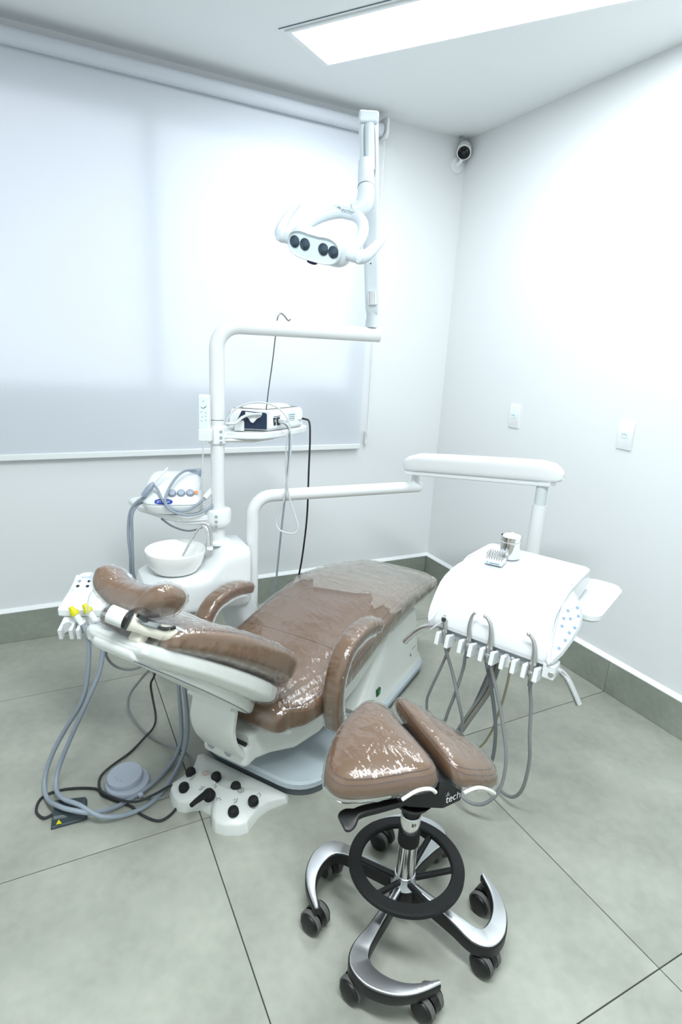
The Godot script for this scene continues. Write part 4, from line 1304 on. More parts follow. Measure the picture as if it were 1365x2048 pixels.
func delivery() -> void:
	var t := thing("delivery_unit", "white dental delivery tray on a jointed arm, with instrument holders", "delivery unit", at(TRAY.x, 0, TRAY.z, deg_to_rad(TRAY_TURN)))
	# body: a flat top that rolls down in waves to the front
	var rr := []
	for q in [[0.004, 0.806, 0.838, 0.188], [0.0, 0.798, 0.846, 0.194], [-0.008, 0.795, 0.850, 0.197], [-0.03, 0.79, 0.850, 0.199], [-0.12, 0.775, 0.849, 0.201], [-0.205, 0.755, 0.847, 0.202], [-0.235, 0.745, 0.842, 0.200], [-0.258, 0.735, 0.828, 0.196], [-0.275, 0.725, 0.810, 0.193], [-0.292, 0.715, 0.795, 0.190], [-0.310, 0.705, 0.786, 0.189], [-0.326, 0.698, 0.778, 0.189], [-0.342, 0.69, 0.762, 0.190], [-0.358, 0.678, 0.740, 0.193], [-0.380, 0.662, 0.714, 0.197], [-0.400, 0.648, 0.688, 0.201], [-0.414, 0.640, 0.668, 0.202], [-0.420, 0.640, 0.654, 0.200]]:
		var ring := PackedVector3Array()
		var w: float = q[3]
		for p in [[-1.0, 0.0], [-1.0, 0.5], [-1.0, 0.9], [-0.985, 1.0], [-0.9, 1.0], [-0.6, 1.0], [-0.2, 1.0], [0.2, 1.0], [0.6, 1.0], [0.9, 1.0], [0.985, 1.0], [1.0, 0.9], [1.0, 0.5], [1.0, 0.0], [0.9, -0.04], [0.3, -0.05], [-0.3, -0.05], [-0.9, -0.04]]:
			ring.append(V(q[0], lerpf(q[1], q[2], p[1]), p[0] * w))
		rr.append(ring)
	part(Geo.new().rings(rr), "tray_body", M.tray_white, t, false, 32)
	# raised rim round the flat top
	part(tube([V(-0.215, 0.848, -0.190), V(-0.01, 0.850, -0.186), V(-0.003, 0.850, -0.178), V(-0.003, 0.850, 0.178), V(-0.01, 0.850, 0.186), V(-0.215, 0.848, 0.190)], 0.0028, 6), "tray_rim", M.tray_white, t)
	# leaf shaped cheeks
	for s in [-1.0, 1.0]:
		var u := V(-0.21, -0.185, 0.028 * s).normalized()
		var v := V(0.02, -0.50, 0.86 * s)
		v = (v - u * v.dot(u)).normalized()
		var n: Vector3 = u.cross(v) * -s
		if n.y < 0:
			n = -n
		var o := V(-0.325, 0.742, 0.226 * s)
		var leaf := [[-0.150, -0.022], [-0.128, 0.004], [-0.100, 0.026], [-0.062, 0.040], [-0.025, 0.042], [0.03, 0.030], [0.09, 0.010], [0.130, -0.010], [0.140, -0.024], [0.125, -0.034], [0.05, -0.040], [-0.05, -0.044], [-0.11, -0.040]]
		var ck := part(extrude(leaf, -0.055, 0.0, 0.006).moved(Transform3D(Basis(u, n, v), o)), "cheek", M.tray_white, t)
		var inner := [[-0.134, -0.020], [-0.118, 0.002], [-0.092, 0.020], [-0.058, 0.032], [-0.025, 0.034], [0.03, 0.022], [0.085, 0.004], [0.122, -0.015], [0.120, -0.024], [0.05, -0.032], [-0.05, -0.035], [-0.105, -0.032]]
		part(extrude(inner, -0.0005, 0.0012, 0.0004).moved(Transform3D(Basis(u, n, v), o)), "panel_film", M.panel_tint if s > 0 else M.white_plastic, ck)
		var rim_line := []
		for q in inner + [inner[0]]:
			rim_line.append(o + u * q[0] + v * q[1] + n * 0.0012)
		part(tube(rim_line, 0.0006, 4), "panel_print", M.print_blue if s > 0 else M.sleeve_grey, ck)
		if s > 0:
			for q in [[-0.083, 0.014], [-0.060, -0.012], [-0.056, 0.024], [-0.036, 0.002], [-0.028, -0.018], [-0.012, 0.022], [0.0, -0.017], [0.012, 0.010], [0.042, 0.004], [0.076, -0.008]]:
				part(lathe([[0.0, 0.0016], [0.0048, 0.0013], [0.0058, 0.0], [0.0, 0.0]], 14).moved(Transform3D(Basis(u, n, v), o + u * q[0] + v * q[1] + n * 0.0012)), "button", M.button_blue, ck)
			for q in [[-0.083, 0.014, -0.060, -0.012], [-0.083, 0.014, -0.056, 0.024], [-0.056, 0.024, -0.036, 0.002], [-0.060, -0.012, -0.036, 0.002]]:
				var a := Vector2(q[0], q[1])
				var b := Vector2(q[2], q[3])
				var c := (a + b) * 0.5 + ((a + b) * 0.5 - Vector2(-0.059, 0.007)).normalized() * 0.004
				var l := []
				for w in [a.lerp(b, 0.25), c, a.lerp(b, 0.75)]:
					l.append(o + u * w.x + v * w.y + n * 0.0014)
				part(tube(l, 0.0005, 4), "panel_print", M.print_blue, ck)
			part(tube([o + u * -0.106 + v * -0.022 + n * 0.0014, o + u * -0.090 + v * 0.018 + n * 0.0014], 0.0005, 4), "panel_print", M.print_blue, ck)
			var led: Vector3 = o + u * -0.046 + v * -0.026 + n * 0.0012
			part(drum(0.0018, 0.001, 0.0003, 8).moved(Transform3D(Basis(u, n, v), led)), "indicator", M.print_blue, ck)
	# rail and holders below the front edge
	part(box_between(V(-0.408, 0.602, -0.185), V(-0.378, 0.648, 0.215), 0.004), "holder_rail", M.recess_grey, t)
	part(box_between(V(-0.425, 0.596, 0.196), V(-0.37, 0.648, 0.236), 0.006), "rail_end", M.white_plastic, t)
	var shape := [[-0.052, -0.026], [-0.052, -0.012], [-0.034, -0.012], [-0.027, -0.0165], [-0.018, -0.0175], [-0.008, -0.013], [-0.004, -0.005], [-0.004, 0.005], [-0.008, 0.013], [-0.018, 0.0175], [-0.027, 0.0165], [-0.034, 0.012], [-0.052, 0.012], [-0.052, 0.026], [0.012, 0.026], [0.012, -0.026]]
	var hm: MeshInstance3D
	for z in [-0.146, -0.058, 0.020, 0.094, 0.168]:
		var w := Transform3D(Basis(V(0, 0, 1), -0.22), V(-0.405, 0.600, z))
		if hm == null:
			hm = part(extrude(shape, -0.024, 0.024, 0.003), "instrument_holder", M.white_plastic, t)
			hm.transform = w
		else:
			copy_part(hm, w, t)
	# chrome grab handles
	part(tube(curve([V(-0.385, 0.622, -0.185), V(-0.385, 0.616, -0.215), V(-0.385, 0.592, -0.262), V(-0.385, 0.545, -0.305), V(-0.385, 0.505, -0.332)], 6), 0.0108, 16), "grab_handle", M.chrome, t)
	part(tube(curve([V(-0.385, 0.622, 0.215), V(-0.385, 0.620, 0.238), V(-0.385, 0.602, 0.266), V(-0.385, 0.565, 0.292), V(-0.385, 0.530, 0.314)], 6), 0.0108, 16), "grab_handle", M.chrome, t)
	var hole := part(drum(0.009, 0.004, 0.001, 14).moved(aimed(V(-0.424, 0.618, 0.226), V(-1, 0, 0.2))), "handle_screw", M.steel, t)
	hole.set_meta("label", "brassy screw at the handle root")
	# small side tray at the right
	part(extrude(rrect(-0.205, 0.150, 0.150, 0.292, 0.045, 6), 0.728, 0.764, 0.010), "side_tray", M.white_plastic, t)
	part(extrude(rrect(-0.150, 0.135, 0.165, 0.278, 0.035, 6), 0.760, 0.768, 0.003), "side_tray_lid", M.white_gloss, t)
	# column, elbow under the tray
	part(tube([V(0.2055, 0.70, -0.0906), V(0.2055, 0.995, -0.0906)], 0.0285, 22), "column", M.white_gloss, t)
	part(tube([V(0.2055, 0.99, -0.0906), V(0.2055, 1.09, -0.0906)], 0.0235, 20), "column_sleeve", M.sleeve_grey, t)
	part(tube(curve([V(0.2055, 0.72, -0.0906), V(0.19, 0.70, -0.085), V(0.10, 0.70, -0.05), V(-0.06, 0.72, 0.0), V(-0.08, 0.76, 0.0)], 5), 0.027, 16), "tray_bracket", M.white_gloss, t)
	# spring arm in the world frame
	var a := V(-0.832, 1.052, 0.862)
	var b := V(-0.568, 1.140, 1.600)
	var d := (b - a).normalized()
	var lat := d.cross(Vector3.UP).normalized()
	var up := lat.cross(d)
	var sr := []
	for q in [[0.0, 0.016, -0.030, 0.012], [0.018, 0.028, -0.036, 0.022], [0.05, 0.037, -0.040, 0.036], [0.12, 0.040, -0.042, 0.050], [0.30, 0.040, -0.042, 0.052], [0.70, 0.040, -0.042, 0.052], [0.88, 0.040, -0.042, 0.050], [0.95, 0.038, -0.040, 0.040], [0.985, 0.030, -0.034, 0.020], [1.0, 0.018, -0.026, 0.004]]:
		var c := a.lerp(b, q[0])
		var mid: float = (q[2] + q[3]) * 0.5
		sr.append(oval(c + up * mid, lat * q[1], up * (q[3] - q[2]) * 0.5, 32, 0.55))
	var arm := part(Geo.new().rings(sr), "spring_arm", M.white_gloss, t, true, 45)
	part(strip_along([a.lerp(b, 0.035) - up * 0.044, a.lerp(b, 0.95) - up * 0.044], lat, 0.034, 0.011, 0.35), "spring_arm_cover", M.white_plastic, arm, true)
	for s in [-1.0, 1.0]:
		part(tube([a.lerp(b, 0.03) - up * 0.031 + lat * 0.0385 * s, a.lerp(b, 0.95) - up * 0.031 + lat * 0.0385 * s], 0.0012, 5), "spring_arm_joint", M.recess_grey, arm, true)
	# carrying pipe from the chair base, bent to the horizontal
	var p := V(-1.617, 0, 0.871)
	var j := V(-0.789, 0, 0.900)
	var dir := (j - p).normalized()
	var y := 0.936
	var pts := [p + V(0, 0.17, 0), p + V(0, 0.5, 0), p + V(0, y - 0.085, 0)]
	for k in range(1, 9):
		var an := PI / 2 * k / 8
		pts.append(p + V(0, y - 0.085, 0) + dir * 0.085 * (1.0 - cos(an)) + V(0, 0.085 * sin(an), 0))
	pts.append(p + V(0, y, 0) + dir * 0.4)
	pts.append(j + V(0, y, 0) + dir * 0.022)
	part(tube(pts, 0.0275, 24), "carrying_pipe", M.white_gloss, t, true)
	part(lathe([[0.0, 0.0], [0.0275, 0.0], [0.022, 0.012], [0.0, 0.014]], 24).moved(aimed(j + V(0, y, 0) + dir * 0.022, dir)), "pipe_end", M.white_gloss, t, true)
	part(tube([j + V(0, y + 0.015, 0), j + V(0, y + 0.09, 0)], 0.0205, 18), "arm_pivot", M.white_plastic, t, true)
	# cotton jar and bur block stand on the tray
	var w := t.transform
	var jar := thing("cotton_jar", "shiny steel jar filled with cotton standing on the delivery tray", "jar", w * at(-0.115, 0.852, -0.072))
	part(lathe([[0.0, 0.0], [0.036, 0.0], [0.038, 0.002], [0.038, 0.009], [0.0375, 0.010], [0.0375, 0.062], [0.039, 0.064], [0.039, 0.067], [0.0385, 0.068], [0.0395, 0.084], [0.0385, 0.085], [0.0368, 0.068], [0.0365, 0.008], [0.0, 0.008]], 36), "body", M.chrome, jar)
	part(torus(0.0385, 0.0013, 36, 6).moved(at(0, 0.0655, 0)), "lid_rim", M.chrome, jar)
	var fluff := FastNoiseLite.new()
	fluff.seed = 6
	fluff.frequency = 40.0
	var cr := []
	for q in [[0.062, 0.0355], [0.072, 0.0345], [0.079, 0.0265], [0.086, 0.0170], [0.094, 0.0080], [0.099, 0.002]]:
		var ring := PackedVector3Array()
		for k in 20:
			var an := TAU * k / 20
			var rad: float = q[1] * (1.0 + 0.22 * fluff.get_noise_3d(cos(an), q[0] * 12.0, sin(an)) * (1.0 if q[0] > 0.075 else 0.1))
			ring.append(V(rad * cos(an), q[0], -rad * sin(an)))
		cr.append(ring)
	part(Geo.new().rings(cr), "cotton", M.bulk_cotton, jar)
	var bb := thing("bur_block", "small white bur block with rows of dental burs on the tray", "bur block", w * at(-0.205, 0.850, -0.088, 0.12))
	part(rbox(0.062, 0.016, 0.066, 0.003).moved(at(0, 0.008, 0)), "block", M.white_plastic, bb)
	part(rbox(0.0012, 0.011, 0.060, 0.0004).moved(at(-0.0312, 0.0075, 0)), "block_label", M.panel_tint, bb)
	part(rbox(0.0008, 0.0028, 0.036, 0.0002).moved(at(-0.0322, 0.0070, 0.006)), "label_print", M.print_blue, bb)
	part(drum(0.0022, 0.0008, 0.0002, 10).moved(aimed(V(-0.0318, 0.008, -0.020), V(-1, 0, 0))), "label_print", M.print_blue, bb)
	var bur: MeshInstance3D
	for i in 3:
		for k in 7:
			var where := Transform3D(Basis.IDENTITY, V(-0.020 + 0.018 * i, 0.016, -0.027 + 0.009 * k))
			if bur == null:
				bur = part(lathe([[0.0, 0.0], [0.0011, 0.0], [0.0011, 0.014], [0.0008, 0.015], [0.0007, 0.019], [0.0013, 0.020], [0.0012, 0.026], [0.0, 0.027]], 8), "bur", M.hook_steel, bb)
				bur.transform = where
			else:
				copy_part(bur, where, bb)


func handpieces() -> void:
	var w := at(TRAY.x, 0, TRAY.z, deg_to_rad(TRAY_TURN))
	var hose := func(pts: Array, r: float, m: Material, o: Node3D) -> void:
		part(tube(curve(pts, 7), r, 10).moved(w), "hose", m, o, true)
	# every hose loops at the bottom and comes back up in one loose bundle behind the others
	var up_at := func(k: int) -> Array:
		var j := V(0.007 * (k % 3) - 0.007, 0.0, 0.0065 * (k % 4) - 0.010)
		return [V(-0.315, 0.150, -0.105) + j, V(-0.322, 0.260, -0.066) + j, V(-0.330, 0.415, -0.003) + j, V(-0.338, 0.555, 0.024) + j, V(-0.335, 0.69, 0.04) + j]
	# water and air syringe in the holder farthest left
	var s := thing("air_water_syringe", "small chrome air and water syringe in the holder beside the left grab handle", "syringe", w * at(-0.428, 0.585, -0.146), "instruments on the delivery unit")
	part(tube([V(0, 0.0, 0), V(0.0, 0.05, -0.003), V(0.004, 0.086, -0.010)], [0.0065, 0.0085, 0.0075, 0.009], 14), "body", M.steel, s)
	part(lathe([[0.0, 0.0], [0.0105, 0.0], [0.0115, 0.003], [0.0115, 0.016], [0.009, 0.020], [0.0, 0.020]], 18).moved(aimed(V(0.014, 0.092, -0.016), V(-1, 0.1, 0.25))), "head", M.chrome, s)
	part(drum(0.006, 0.003, 0.001, 12).moved(aimed(V(-0.006, 0.0935, -0.011), V(-1, 0.1, 0.25))), "button", M.print_dark, s)
	part(drum(0.005, 0.006, 0.001, 12).moved(aimed(V(0.004, 0.103, -0.012), V(0, 1, 0))), "button", M.chrome, s)
	part(tube([V(0.0, 0.084, -0.016), V(-0.012, 0.066, -0.034), V(-0.020, 0.045, -0.052)], [0.0035, 0.0028, 0.0022], 10), "nozzle", M.cord_white, s)
	hose.call([V(-0.428, 0.590, -0.146), V(-0.425, 0.557, -0.138), V(-0.405, 0.465, -0.111), V(-0.400, 0.365, -0.079), V(-0.380, 0.281, -0.065), V(-0.350, 0.170, -0.080)] + up_at.call(0), 0.0062, M.hose_mid, s)
	# three turbines and motors
	var specs := [
		["dental_handpiece", "slim brownish steel turbine in the second holder, head bent to the right", V(-0.425, 0.588, -0.058), V(0.006, 0.150, -0.004), 0.0072, "hose_mid", [V(-0.425, 0.600, -0.060), V(-0.418, 0.560, -0.068), V(-0.400, 0.500, -0.078), V(-0.390, 0.386, -0.101), V(-0.370, 0.265, -0.133), V(-0.340, 0.17, -0.150)] + up_at.call(1), 1.0],
		["dental_handpiece", "thick steel contra-angle handpiece in the third holder, head bent to the left", V(-0.428, 0.580, 0.020), V(0.006, 0.158, -0.018), 0.0095, "hose_mid", [V(-0.428, 0.590, 0.020), V(-0.422, 0.555, 0.032), V(-0.420, 0.457, 0.069), V(-0.430, 0.358, 0.106), V(-0.450, 0.264, 0.136), V(-0.470, 0.172, 0.139), V(-0.490, 0.115, 0.117), V(-0.500, 0.080, 0.080), V(-0.500, 0.074, 0.027), V(-0.470, 0.102, -0.030), V(-0.40, 0.11, -0.08)] + up_at.call(2), -1.0],
		["dental_handpiece", "curved steel contra-angle handpiece in the last holder before the right grab handle", V(-0.428, 0.575, 0.168), V(0.006, 0.152, -0.016), 0.0090, "hose_mid", [V(-0.428, 0.585, 0.168), V(-0.420, 0.540, 0.168), V(-0.410, 0.475, 0.177), V(-0.410, 0.367, 0.188), V(-0.400, 0.268, 0.198), V(-0.385, 0.140, 0.188), V(-0.365, 0.065, 0.155), V(-0.335, 0.036, 0.104), V(-0.300, 0.042, 0.057), V(-0.280, 0.080, 0.000), V(-0.285, 0.11, -0.06)] + up_at.call(3), -1.0],
	]
	for q in specs:
		var o: Vector3 = q[2]
		var h := thing(q[0], q[1], "handpiece", w * at(o.x, o.y, o.z), "instruments on the delivery unit")
		var r: float = q[4]
		var top: Vector3 = q[3]
		var sg: float = q[7]
		var line := curve([V(0, 0, 0), V(0, 0.045, 0), V(0.001, top.y * 0.62, top.z * 0.3 - 0.004 * sg), V(0.003, top.y * 0.86, top.z * 0.55), V(top.x * 0.5, top.y, top.z + 0.010 * sg)], 6)
		part(tube(line, [r, r * 1.15, r * 1.1, r * 1.2, r, r * 0.9, r * 0.75, r * 0.62, r * 0.5], 16), "sleeve", M.steel, h)
		part(lathe([[0.0, 0.0], [r * 1.35, 0.0], [r * 1.5, 0.002], [r * 1.5, 0.010], [r * 1.2, 0.014], [0.0, 0.014]], 18).moved(at(0, 0.022, 0)), "coupling", M.chrome, h)
		var end: Vector3 = line[-1]
		part(lathe([[0.0, -0.006], [0.0052, -0.006], [0.0058, -0.004], [0.0058, 0.005], [0.004, 0.007], [0.0, 0.007]], 16).moved(aimed(end + V(-0.002, 0, 0.002 * sg), V(-0.55, 0.55, 0.5 * sg))), "head", M.steel, h)
		part(tube([V(0, -0.022, 0), V(0, 0.004, 0)], [0.0075, 0.0085], 12), "hose_collar", M.hose_dark, h)
		hose.call(q[6], 0.0062, M[q[5]], h)
	# hoses that hang below the tray without a visible instrument
	var e := thing("spare_hose", "grey hose hanging far left below the delivery tray", "hose", w * at(-0.41, 0.56, -0.138), "loose hoses under the tray")
	hose.call([V(-0.40, 0.600, -0.132), V(-0.410, 0.555, -0.138), V(-0.400, 0.479, -0.162), V(-0.380, 0.356, -0.204), V(-0.360, 0.277, -0.226), V(-0.330, 0.17, -0.220), V(-0.310, 0.12, -0.16)] + up_at.call(4), 0.0055, M.hose_mid, e)
	e = thing("spare_hose", "dark grey hose beside the thick contra-angle handpiece", "hose", w * at(-0.41, 0.578, 0.005), "loose hoses under the tray")
	hose.call([V(-0.40, 0.61, 0.0), V(-0.410, 0.578, 0.005), V(-0.400, 0.502, 0.023), V(-0.390, 0.391, 0.050), V(-0.390, 0.300, 0.067), V(-0.380, 0.182, 0.065), V(-0.370, 0.103, 0.032), V(-0.340, 0.083, -0.050)] + up_at.call(5), 0.0068, M.hose_dark, e)
	e = thing("spare_hose", "dark hose crossing diagonally behind the others below the tray", "hose", w * at(-0.34, 0.57, 0.026), "loose hoses under the tray")
	hose.call([V(-0.34, 0.66, 0.045), V(-0.340, 0.571, 0.026), V(-0.330, 0.415, -0.003), V(-0.320, 0.246, -0.071), V(-0.300, 0.12, -0.12), V(-0.26, 0.10, -0.14), V(-0.18, 0.25, -0.10), V(-0.12, 0.5, -0.06), V(-0.10, 0.72, -0.05)], 0.0068, M.hose_dark, e)
	e = thing("spare_hose", "beige hose hanging from the empty holder of the tray", "hose", w * at(-0.40, 0.57, 0.091), "loose hoses under the tray")
	hose.call([V(-0.420, 0.605, 0.094), V(-0.410, 0.569, 0.091), V(-0.380, 0.461, 0.076), V(-0.340, 0.322, 0.046), V(-0.300, 0.217, 0.015), V(-0.27, 0.12, -0.03), V(-0.29, 0.10, -0.08)] + up_at.call(6), 0.0045, M.hose_beige, e)
	part(tube([V(0, 0.025, 0.002), V(-0.012, 0.05, 0.004)], [0.004, 0.0055], 10), "connector", M.cord_white, e)


# ---- assistant's unit at the head of the chair

func assistant() -> void:
	var fd := V(-0.36, 0, 0.933)
	var sd := V(0.933, 0, 0.36)
	var f := Transform3D(Basis(sd, Vector3.UP, fd), V(-2.262, 0.60, 1.07))
	var t := thing("assistant_unit", "small white assistant console with button panel behind the headrest", "console", f)
	var rr := []
	for q in [[-0.075, 0.030, 0.112, 0.085], [-0.068, 0.020, 0.118, 0.098], [-0.035, 0.012, 0.116, 0.105], [0.03, 0.008, 0.085, 0.112], [0.075, 0.008, 0.060, 0.122], [0.092, 0.012, 0.050, 0.124], [0.100, 0.020, 0.042, 0.118]]:
		rr.append(oval(V(0, (q[1] + q[2]) * 0.5, q[0]), V(q[3], 0, 0), V(0, (q[2] - q[1]) * 0.5, 0), 36, 0.3))
	part(Geo.new().rings(rr), "body", M.white_plastic, t, false, 45)
	var pn := V(0, 0.90, 0.43).normalized()
	var po := V(-0.026, 0.1015, -0.006)
	var pv := V(0, -0.43, 0.90).normalized()
	part(extrude(rrect(-0.072, 0.075, -0.036, 0.036, 0.004, 3), -0.002, 0.0016, 0.0006).moved(Transform3D(Basis(V(1, 0, 0), pn, pv), po)), "button_panel", M.panel_tint, t)
	for i in 4:
		for k in 2:
			part(lathe([[0.0, 0.002], [0.005, 0.0017], [0.0065, 0.0], [0.0, 0.0]], 14).moved(Transform3D(Basis(V(1, 0, 0), pn, pv), po + V(-0.052 + 0.034 * i, 0, 0) + pv * (-0.006 + 0.024 * k) + pn * 0.0016)), "button", M.print_dark if (i + k) % 3 else M.button_blue, t)
	letters("evotec", 0.013, "name_print", M.print_blue, t, f * Transform3D(Basis(V(1, 0, 0), -pv, pn), po - pv * 0.025 + V(-0.030, 0, 0) + pn * 0.0019))
	part(box_between(V(-0.105, -0.022, 0.055), V(0.108, 0.014, 0.108), 0.006), "holder_rail", M.white_plastic, t)
	var shape := [[-0.024, 0.050], [-0.012, 0.050], [-0.012, 0.030], [-0.015, 0.020], [-0.008, 0.009], [0.0, 0.006], [0.008, 0.009], [0.015, 0.020], [0.012, 0.030], [0.012, 0.050], [0.024, 0.050], [0.024, -0.006], [-0.024, -0.006]]
	var hm: MeshInstance3D
	for x in [-0.080, -0.020, 0.030, 0.084]:
		var w := Transform3D(Basis(V(1, 0, 0), 0.25), V(x, -0.010, 0.108))
		if hm == null:
			hm = part(extrude(shape, -0.026, 0.022, 0.004), "suction_holder", M.white_plastic, t)
			hm.transform = w
		else:
			copy_part(hm, w, t)
	part(tube(curve([V(-2.22, 0.63, 0.99), V(-2.17, 0.58, 0.93), V(-2.09, 0.56, 0.90), V(-2.03, 0.56, 0.89)], 5), 0.022, 14), "support_arm", M.white_gloss, t, true)
	part(tube(curve([V(-2.215, 0.60, 1.02), V(-2.247, 0.50, 1.0), V(-2.253, 0.400, 0.977), V(-2.251, 0.330, 0.952), V(-2.218, 0.270, 0.931), V(-2.169, 0.250, 0.940), V(-2.117, 0.262, 0.950), V(-2.07, 0.31, 0.965), V(-2.02, 0.42, 0.95), V(-1.98, 0.50, 0.92)], 6), 0.0055, 8), "cord", M.hose_mid, t, true)
	# two suction hoses with yellow tips, down to the floor and back up to the unit
	var a := [V(-2.346, 0.622, 1.180), V(-2.330, 0.590, 1.195), V(-2.322, 0.530, 1.192), V(-2.331, 0.430, 1.197), V(-2.357, 0.320, 1.206), V(-2.422, 0.200, 1.186), V(-2.471, 0.110, 1.188), V(-2.500, 0.040, 1.218), V(-2.496, 0.016, 1.290), V(-2.458, 0.056, 1.395), V(-2.412, 0.060, 1.440), V(-2.353, 0.038, 1.450), V(-2.271, 0.012, 1.419), V(-2.163, 0.012, 1.368), V(-2.065, 0.015, 1.280), V(-2.020, 0.060, 1.220), V(-2.008, 0.140, 1.173), V(-2.005, 0.260, 1.120), V(-1.99, 0.36, 1.05), V(-1.96, 0.50, 0.94)]
	var b := [V(-2.303, 0.632, 1.196), V(-2.285, 0.597, 1.210), V(-2.276, 0.530, 1.203), V(-2.293, 0.430, 1.212), V(-2.346, 0.320, 1.230), V(-2.405, 0.190, 1.225), V(-2.451, 0.090, 1.240), V(-2.465, 0.046, 1.290), V(-2.443, 0.060, 1.370), V(-2.397, 0.064, 1.425), V(-2.330, 0.034, 1.475), V(-2.243, 0.012, 1.472), V(-2.156, 0.012, 1.440), V(-2.061, 0.015, 1.330), V(-2.003, 0.060, 1.240), V(-1.985, 0.140, 1.185), V(-1.985, 0.260, 1.130), V(-1.975, 0.36, 1.06), V(-1.94, 0.50, 0.95)]
	var where := ["suction hose with yellow tip in the holder beside the console's left end", "suction hose with yellow tip in the holder nearest the headrest"]
	for k in 2:
		var pts: Array = [a, b][k]
		var s := thing("suction_hose", "grey " + where[k], "hose", Transform3D(Basis.IDENTITY, pts[0]), "suction hoses of the assistant console")
		part(tube(curve(pts, 6), 0.0080, 12), "hose", M.hose_grey, s, true)
		var d: Vector3 = V(-0.45, 0.8, -0.40).normalized()
		part(tube([pts[0] - d * 0.02, pts[0] + d * 0.022], [0.0105, 0.0125, 0.0115], 14), "handle", M.white_plastic, s, true)
		part(lathe([[0.0, 0.0], [0.0145, 0.0], [0.0155, 0.003], [0.0150, 0.014], [0.0105, 0.018], [0.0105, 0.024], [0.0085, 0.028], [0.0075, 0.034], [0.004, 0.034], [0.0035, 0.028], [0.0, 0.028]], 20).moved(aimed(pts[0] + d * 0.020, d)), "suction_tip", M.tip_yellow, s, true)


func floor_pedals() -> void:
	var t := thing("round_foot_switch", "round pale grey foot switch lying on the tiled floor", "foot switch", at(-2.233, 0, 1.318))
	part(lathe([[0.0, 0.0], [0.074, 0.0], [0.078, 0.004], [0.078, 0.016], [0.074, 0.022], [0.066, 0.024], [0.0, 0.024]], 48), "base", M.pedal_grey, t)
	part(lathe([[0.0, 0.0], [0.063, 0.0], [0.064, 0.003], [0.063, 0.018], [0.060, 0.022], [0.0, 0.0235]], 48).moved(Transform3D(Basis(V(0.4, 0, 1).normalized(), 0.09), V(-0.006, 0.022, -0.010))), "tread", M.pedal_grey, t)
	for q in [[-0.035, 0.014], [-0.026, 0.024], [-0.022, 0.026], [-0.040, 0.0]]:
		part(drum(0.0018, 0.001, 0.0003, 8).moved(at(q[0], 0.0455 - q[0] * 0.09, q[1])), "stain_speck", M.print_grey, t)
	part(rbox(0.018, 0.012, 0.03, 0.004).moved(at(0.030, 0.012, 0.076, 0.5)), "cord_gland", M.pedal_grey, t)
	part(tube(curve([V(-2.203, 0.012, 1.396), V(-2.186, 0.008, 1.410), V(-2.140, 0.0055, 1.437), V(-2.069, 0.0055, 1.417), V(-2.013, 0.0055, 1.367), V(-1.995, 0.008, 1.286), V(-2.021, 0.030, 1.251), V(-2.071, 0.012, 1.157), V(-2.124, 0.0055, 1.061), V(-2.168, 0.030, 0.957), V(-2.178, 0.060, 0.905), V(-2.160, 0.100, 0.877), V(-2.114, 0.180, 0.907), V(-2.057, 0.27, 0.94), V(-2.0, 0.40, 0.92), V(-1.98, 0.50, 0.90)], 6), 0.0052, 8), "cord", M.hose_mid, t, true)
	var s := thing("square_foot_switch", "square slate grey ribbed foot switch under the suction hoses", "foot switch", at(-2.427, 0, 1.386, -0.10))
	var rr := []
	for q in [[-0.052, 0.034], [0.052, 0.026]]:
		pass
	part(extrude([[-0.055, -0.042], [0.052, -0.050], [0.055, 0.038], [0.03, 0.044], [-0.055, 0.050]], 0.0, 0.012, 0.003), "base", M.pedal_slate, s)
	for q in [[-0.050, 0.034, 0.044], [-0.046, 0.038, 0.044], [0.046, 0.030, 0.040], [0.050, 0.026, 0.040]]:
		rr.append(PackedVector3Array([V(q[0], 0.010, -q[2]), V(q[0], q[1], -q[2] + 0.002), V(q[0], q[1], q[2] - 0.012), V(q[0], q[1] - 0.006, q[2] - 0.004), V(q[0], 0.010, q[2])]))
	part(Geo.new().rings(rr), "pedal", M.pedal_slate, s, false, 25)
	for k in 8:
		part(rbox(0.084, 0.003, 0.0035, 0.001).moved(Transform3D(Basis(V(0, 0, 1), -0.083), V(0, 0.0345, -0.034 + 0.008 * k))), "tread_rib", M.pedal_slate, s)
	part(extrude([[-0.009, 0.006], [0.0, -0.009], [0.009, 0.006]], 0.0, 0.001, 0.0002).moved(Transform3D(Basis(V(1, 0, 0), 1.2), V(-0.030, 0.024, 0.0475))), "warning_sign", M.tip_yellow, s)
	part(tube(curve([V(-2.480, 0.012, 1.372), V(-2.508, 0.007, 1.372), V(-2.530, 0.005, 1.325), V(-2.510, 0.005, 1.267), V(-2.439, 0.005, 1.257), V(-2.342, 0.005, 1.296), V(-2.318, 0.005, 1.345), V(-2.265, 0.005, 1.400), V(-2.235, 0.005, 1.435), V(-2.207, 0.005, 1.489), V(-2.157, 0.005, 1.537), V(-2.102, 0.005, 1.511), V(-2.070, 0.008, 1.456), V(-2.092, 0.034, 1.424), V(-2.155, 0.034, 1.440), V(-2.216, 0.034, 1.452), V(-2.270, 0.028, 1.412), V(-2.322, 0.014, 1.33), V(-2.322, 0.006, 1.25), V(-2.283, 0.018, 1.218), V(-2.203, 0.006, 1.147), V(-2.138, 0.018, 1.092), V(-2.099, 0.030, 1.059), V(-2.081, 0.050, 1.013), V(-2.082, 0.100, 0.949), V(-2.085, 0.160, 0.938), V(-2.069, 0.220, 0.96), V(-2.03, 0.34, 0.93), V(-1.99, 0.50, 0.91)], 6), 0.0046, 8), "cord", M.cord_dark, s, true)


# ---- saddle stool

const STOOL := Vector3(-1.59, 0.0, 2.165)


